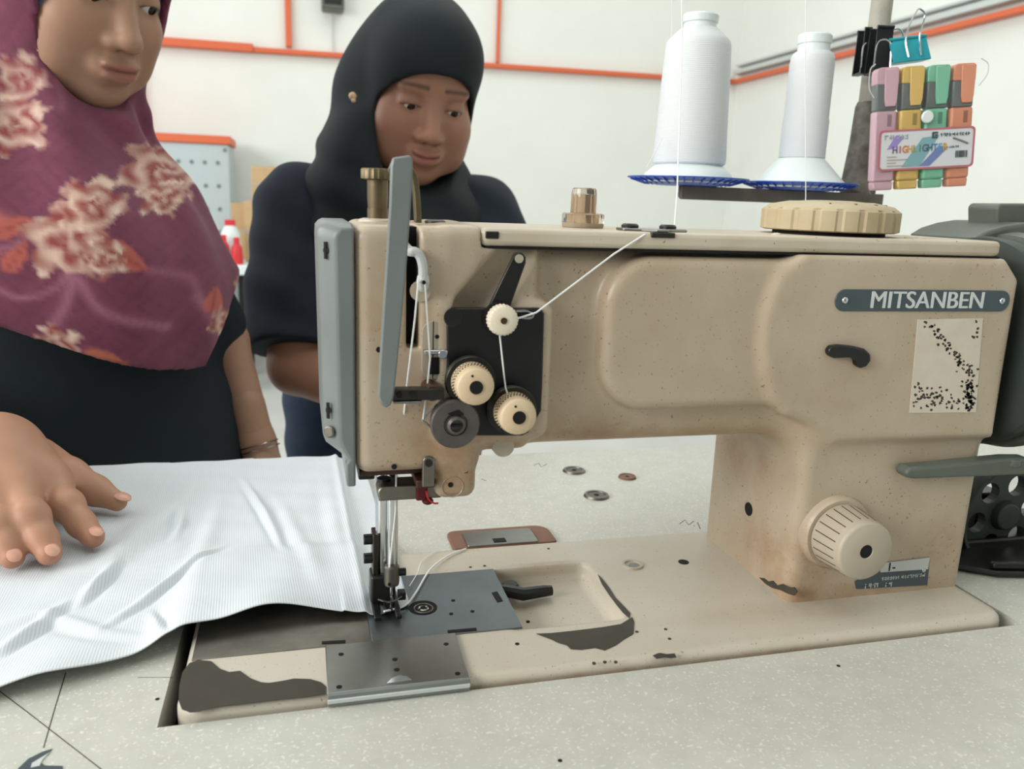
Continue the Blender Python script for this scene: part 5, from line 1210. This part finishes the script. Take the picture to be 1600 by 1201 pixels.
# ---- woman in the floral maroon headscarf with her hand on the cloth
R1 = euler(45, 20, 0); N1 = P(211, 73, .555)
C1 = N1 - R1 @ np.array((0, -.110, -.040))
sk1 = (.420, .245, .165)
w1 = thing('person', 'person in a floral maroon headscarf pressing a hand on the white cloth', 'person', (0, 0, 0))
Vh, Qh = sdf_mesh(lambda p: smin(head_sdf(p, .25, 1.0, .0032), cone(p, (0, .02, -.06), (0, .06, -.17), .052, .055), .02), (-.095, -.125, -.175), (.095, .135, .14), .0022)
parts = [(xf(Vh, R1, C1), Qh, head_tint(Vh, sk1, (.36, .130, .105), .9, .25))]
BS = np.array((-.042, 0, 0)); hip1 = np.array((-.212, .690, -.02)); s1R, s1L = np.array((-.415, .660, .190)), np.array((-.100, .690, .180))
e1R, e1L = np.array((-.490, .560, .020)), P(352, 530, .71); w1R = PZ(-8, 712, .050); w1L = P(402, 690, .66)
def body1(p):
    d = chain(p, [s1R, e1R, w1R], [.050, .044, .0265], .012)
    d = smin(d, chain(p, [s1L, e1L, w1L, w1L + (.012, -.008, -.045)], [.048, .028, .022, .024], .012), .012)
    d = smin(d, chain(p, [(-.22, .65, .22), (-.235, .68, .12), hip1], [.07, .12, .14], .05), .05)
    for sx in (-.09, .09):
        d = smin(d, chain(p, [hip1 + (sx, 0, -.05), (-.2 + sx, .68, -.38), (-.2 + sx, .70, -.70), (-.2 + sx, .62, -.745)], [.09, .058, .036, .03], .03), .03)
    return d
Vb, Qb = sdf_mesh(body1, (-.56, .36, -.79), (.12, .86, .36), .0068); parts.append((Vb, Qb, flat(Vb, sk1)))
dn = np.array((.25, -.25, -.95)); dn /= np.linalg.norm(dn); pc = w1L + dn * .055
Vx, Qx = sdf_mesh(lambda p: smin(fingers(p, pc, dn, (.3, .9, -.1), (1, 0, 0)), cone(p, w1L - dn * .05, pc, .0235, .020), .015), pc - .15, pc + .15, .0030); parts.append((Vx, Qx, flat(Vx, sk1)))
# the hand on the cloth: finger joints laid out in 3D
def HP(x, y, z): return PZ(x, y, z)
HJ = dict(index=[HP(78, 752, .037), HP(104, 789, .027), HP(127, 818, .017), HP(145, 838, .0110)],
          middle=[HP(30, 764, .040), HP(48, 808, .030), HP(66, 842, .018), HP(77, 864, .0110)],
          ring=[HP(-12, 774, .038), HP(0, 818, .028), HP(12, 850, .017), HP(19, 870, .0105)],
          little=[HP(-54, 784, .032), HP(-56, 820, .025), HP(-54, 846, .015), HP(-50, 862, .0100)])
TH = [HP(60, 716, .034), HP(108, 744, .028), HP(148, 766, .019), HP(183, 783, .0125)]
palmc = (HJ['index'][0] + HJ['ring'][0]) / 2
def hand1(p):
    wr = w1R; d = None
    for k_, rr in (('index', .0112), ('middle', .0114), ('ring', .0108), ('little', .0095)):
        j = HJ[k_]
        f = chain(p, j, [rr * 1.06, rr * .98, rr * .86, rr * .74], .005)
        f = smin(f, ell(p, j[1], (rr * 1.02, rr * 1.02, rr * .95)), .006)
        d = f if d is None else smin(d, f, .004)
        m_ = chain(p, [wr * .75 + j[0] * .25 + (0, 0, .0), j[0] - (0, 0, .004)], [.022, .0150], .01)
        d = smin(d, m_, .012)
        d = smin(d, ell(p, j[0] + (0, 0, .003), (.011, .011, .010)), .008)
    d = smin(d, chain(p, TH, [.0175, .0140, .0112, .0080], .008), .014)
    d = smin(d, chain(p, [wr + (e1R - wr) * .42, wr, wr * .45 + palmc * .55], [.0345, .0295, .026], .02), .022)
    return d
Vx, Qx = sdf_mesh(hand1, (-.39, .14, -.008), (-.04, .55, .115), .0019)
parts.append((Vx, Qx, flat(Vx, (.440, .235, .150))))
Vj, Qj, Cj = join(parts)
# knuckle and fingertip colour of the hand
for k_ in HJ:
    for i_, am in ((1, .28), (0, .2)):
        m_ = np.exp(-np.sum((Vj - HJ[k_][i_]) ** 2, 1) / .009 ** 2); Cj = Cj * (1 - am * m_[:, None]) + np.array((.25, .115, .075)) * am * m_[:, None]
    m_ = np.exp(-np.sum((Vj - HJ[k_][3]) ** 2, 1) / .012 ** 2); Cj = Cj * (1 - .45 * m_[:, None]) + np.array((.48, .19, .13)) * .45 * m_[:, None]
Vj = Vj + (0, 0, ZB)
mesh_np('body', Vj, Qj, M['skin'], w1, Cj)
eyes(w1, R1, C1 + (0, 0, ZB), (.22, -.30))
for k_, rr in (('index', .0112), ('middle', .0114), ('ring', .0108), ('little', .0095)):
    j = HJ[k_]; dv = j[3] - j[2]; dv /= np.linalg.norm(dv); sd = np.cross(dv, (0, 0, 1)); sd /= np.linalg.norm(sd); nn = np.cross(sd, dv)
    c_ = j[3] + nn * rr * .66 + dv * .003; t_ = MB().ball((0, 0, 0), 1, 14)
    t_.v = [tuple(c_ + (0, 0, ZB) + sd * v[0] * .0048 + dv * v[1] * .0058 + nn * v[2] * .0016) for v in t_.v]; t_.build('finger_nail', M['nail'], w1)
dv = TH[3] - TH[2]; dv /= np.linalg.norm(dv); sd = np.cross(dv, (0, 0, 1)); sd /= np.linalg.norm(sd); nn = np.cross(sd, dv)
c_ = TH[3] + nn * .0062 + dv * .004; t_ = MB().ball((0, 0, 0), 1, 14); t_.v = [tuple(c_ + (0, 0, ZB) + sd * v[0] * .0062 + dv * v[1] * .0075 + nn * v[2] * .0022) for v in t_.v]; t_.build('finger_nail', M['nail'], w1)
# bracelet on the hanging arm
for rr, dz in ((.0255, 0), (.026, .006)):
    a = w1L + dn * (.004 + dz); MB().lathe([(rr - .001, 0), (rr, .0008), (rr + .001, 0), (rr, -.0008), (rr - .001, 0)], up(a), up(a + dn), 40, True).build('bracelet', M['chrome'], w1)
def dress_core(p):
    d = chain(p, [(-.237, .655, .22), (-.235, .690, .10), hip1, hip1 + (0, .01, -.12), (-.22, .71, -.74)], [.11, .145, .180, .195, .24], .06)
    d = smin(d, cone(p, s1R + (.03, 0, .01), s1L + (-.03, 0, .01), .072, .072), .06)
    d = smin(d, ell(p, (-.222, .595, .120), (.150, .095, .115)), .06)
    return d
def dress1(p):
    d = dress_core(p)
    d = smin(d, chain(p, [s1R, e1R, e1R * .45 + w1R * .55], [.072, .066, .058], .03), .03)
    d = smin(d, chain(p, [s1L, s1L + (e1L - s1L) * .8], [.062, .042], .03), .03)
    d = d + np.float32(.004) * np.sin(p[0] * 42 + np.sin(p[2] * 9) * 1.5) * np.clip((.05 - p[2]) / .1, 0, 1)
    return np.maximum(d, -p[2] - np.float32(.755))
Vs, Qs = sdf_mesh(dress1, (-.60, .40, -.765), (.10, 1.0, .34), .0070); mesh_np('dress', Vs + (0, 0, ZB), Qs, M['dress'], w1)
h0 = P(310, 600, .50)
def cape1(p):
    q = rot_in(p, C1, R1)
    hd = ell(q, (0, .030, .042), (.092, .110, .103)); hd = smin(hd, ell(q, (0, -.010, -.035), (.084, .080, .102)), .05)
    hd = smin(hd, ell(q, (0, .05, -.05), (.085, .085, .10)), .05); hd = smin(hd, ell(q, (0, -.040, .056), (.072, .064, .066)), .03)
    b = dress_core(p) - np.float32(.020)
    b = smin(b, ell(p, (-.205, .565, .135), (.160, .10, .150)), .06)
    nk = C1 + R1 @ np.array((0, .03, -.13))
    b = smin(b, chain(p, [nk, (-.205, .63, .23), (-.190, .59, .16)], [.080, .115, .125], .06), .07)
    b = smin(b, chain(p, [s1L + (-.03, -.02, .02), s1L + (.040, -.03, -.05)], [.072, .060], .03), .05)
    ang = np.arctan2(p[0] + np.float32(.17), -(p[1] - np.float32(.68)))
    dn_ = np.clip((.30 - p[2]) / .2, 0, 1)
    b = b + np.float32(.0065) * np.sin(ang * 9 + p[2] * 10 + 1.0) * dn_
    hem = np.maximum(np.float32(h0[2]) - np.float32(.42) * (p[0] - np.float32(h0[0])), np.float32(h0[2]) + np.float32(1.9) * (p[0] - np.float32(h0[0])))
    b = np.maximum(b, hem + np.float32(.06) * np.clip((p[1] - .55) / .2, 0, 1) - p[2])
    d = smin(hd, b, .045)
    a2 = np.arctan2(q[0], np.float32(.06) - q[1])
    fold = np.sin(a2 * 13 + q[2] * 25) * np.clip((-.085 - q[2]) / .03, 0, 1) * np.clip((q[2] + .30) / .10, 0, 1) + .7 * np.sin(q[2] * 75 + 14 * np.abs(q[0])) * np.clip((-.10 - q[2]) / .02, 0, 1) * np.clip((q[2] + .19) / .04, 0, 1)
    d = d + np.float32(.0050) * fold
    op = cap_open(q, (-.004, -.016), (.0635, .0985)); op = np.maximum(op, q[1] + np.float32(.004))
    d = smax(d, -op, .006)
    return np.maximum(d, -(dress_core(p) - np.float32(.006)))
Vs, Qs = sdf_mesh(cape1, (-.48, .36, .02), (.10, .95, .64), .0042)
def flower_tint(V):
    c = np.tile(np.array(S(118, 60, 82)[:3]), (len(V), 1)); x, z = V[:, 0], V[:, 2]
    def mix(m, col):
        nonlocal c
        c = c * (1 - m[:, None]) + np.array(col) * m[:, None]
    w = np.sin(x * 90 + 3 * np.sin(z * 40)) * np.sin(z * 100 + 2 * np.sin(x * 50)); mix(np.clip(w, 0, 1) * .35, S(96, 46, 66)[:3])
    ring = np.abs(np.mod(np.abs(np.mod(x * 14, 1) - .5) + np.abs(np.mod(z * 14, 1) - .5), .22) - .11) < .03; mix(ring * .25, S(92, 42, 62)[:3])
    def arc(pts, wd, col, am=.6):
        q_ = np.array([P(a, b, .50)[[0, 2]] for a, b in pts]); q_ = np.array(spline([tuple(t) for t in q_], 8)); d_ = np.min(np.hypot(x[:, None] - q_[:, 0], z[:, None] - q_[:, 1]), 1); mix(np.exp(-(d_ / wd) ** 2) * am, col)
    lite = S(176, 116, 136)[:3]
    arc([(20, 440), (60, 455), (110, 440), (130, 400)], .003, lite); arc([(130, 410), (128, 450), (110, 490)], .005, lite); arc([(140, 430), (180, 480), (260, 510)], .005, lite)
    arc([(300, 470), (325, 520), (330, 570)], .005, lite, .4); arc([(0, 395), (40, 380), (70, 365)], .003, lite); arc([(240, 420), (290, 440), (310, 480)], .004, lite, .35)
    arc([(75, 20), (60, 90), (80, 160)], .004, lite, .3); arc([(0, 330), (30, 345), (60, 352)], .006, S(196, 110, 100)[:3], .8)
    def leaf(cx, cy, ln, wd, a, col):
        p_ = P(cx, cy, .50); dx, dz = x - p_[0], z - p_[2]; u = dx * math.cos(a) + dz * math.sin(a); v = -dx * math.sin(a) + dz * math.cos(a)
        m_ = np.clip(1.6 - 1.6 * ((u / ln) ** 2 + (v / (wd * (1.05 - .6 * u / ln))) ** 2), 0, 1); mix(np.clip(m_ * 2, 0, 1) * .9, np.array(col))
        mix(np.clip(m_ * 2, 0, 1) * np.exp(-(v / .0016) ** 2) * .5, S(120, 50, 50)[:3])
    rust = S(186, 96, 84)[:3]
    leaf(40, 352, .020, .008, .4, rust); leaf(50, 395, .018, .008, 1.0, rust); leaf(205, 400, .024, .010, -.7, rust); leaf(178, 552, .022, .010, -.3, S(190, 108, 84)[:3]); leaf(325, 480, .015, .008, 1.4, rust); leaf(160, 582, .03, .006, -.5, rust)
    def rose(cx, cy, r, ph, am=.95):
        r = r * .84; p_ = P(cx, cy, .50); dx, dz = (x - p_[0]) / r, (z - p_[2]) / r
        dx = dx + .07 * np.sin(dz * 9 + ph); dz = dz + .07 * np.sin(dx * 8 + ph * 2); rr = np.hypot(dx, dz); th = np.arctan2(dz, dx)
        out = 1 + .16 * np.sin(5 * th + ph) + .10 * np.sin(11 * th + 2 * ph); m_ = np.clip((out - rr) * 9, 0, 1)
        pet = .5 + .5 * np.sin(rr * 9 - th + 1.3 * np.sin(3 * th + ph + rr * 2))
        pet2 = .5 + .5 * np.sin(4 * th + rr * 5 + 1.2 * np.sin(rr * 4 + ph)); t_ = np.clip(.62 * pet + .5 * pet2 * rr, 0, 1) ** 1.2
        cream = np.array(S(232, 204, 186)[:3]); rs2 = np.array(S(142, 58, 54)[:3]); col = rs2 + (cream - rs2) * t_[:, None]
        c[:] = c * (1 - (m_ * am)[:, None]) + col * (m_ * am)[:, None]
    rose(118, 372, .040, .3); rose(150, 320, .032, 1.7); rose(176, 400, .022, 4.0); rose(228, 262, .038, 2.6, .9); rose(240, 310, .022, .9, .9)
    rose(108, 530, .026, 5.1); rose(140, 575, .020, 2.2); rose(345, 520, .020, 3.3); rose(372, 470, .016, 1.0); rose(12, 190, .034, 4.4, .85); rose(0, 110, .030, 2.0, .7); rose(-40, 380, .035, 1.1); rose(-60, 250, .03, 3.1)
    return c
mesh_np('headscarf', Vs + (0, 0, ZB), Qs, M['scarf'], w1, flower_tint(Vs))
def inner1(p):
    d = ell(p, (0, .026, .042), (.0830, .1015, .0930)); d = smin(d, ell(p, (0, -.018, -.032), (.0750, .073, .091)), .03); d = smin(d, ell(p, (0, -.040, .052), (.066, .058, .060)), .02)
    op = cap_open(p, (0.006, -.048), (.0530, .0870)); op = np.maximum(op, p[1] + np.float32(.0))
    return np.maximum(smax(d, -op, .004), -(p[2] + np.float32(.06)))
Vs, Qs = sdf_mesh(inner1, (-.10, -.12, -.075), (.10, .14, .145), .0032); mesh_np('inner_cap', xf(Vs, R1, C1) + (0, 0, ZB), Qs, M['inner'], w1)
for sx in (-.09, .09):
    Vs, Qs = sdf_mesh(lambda p: np.maximum(chain(p, [(-.2 + sx, .72, -.72), (-.2 + sx, .64, -.735), (-.2 + sx, .55, -.745)], [.044, .042, .034], .03), -(p[2] + np.float32(.769))), (-.2 + sx - .07, .49, -.785), (-.2 + sx + .07, .80, -.66), .006)
    mesh_np('shoe', Vs + (0, 0, ZB), Qs, M['shoe'], w1)
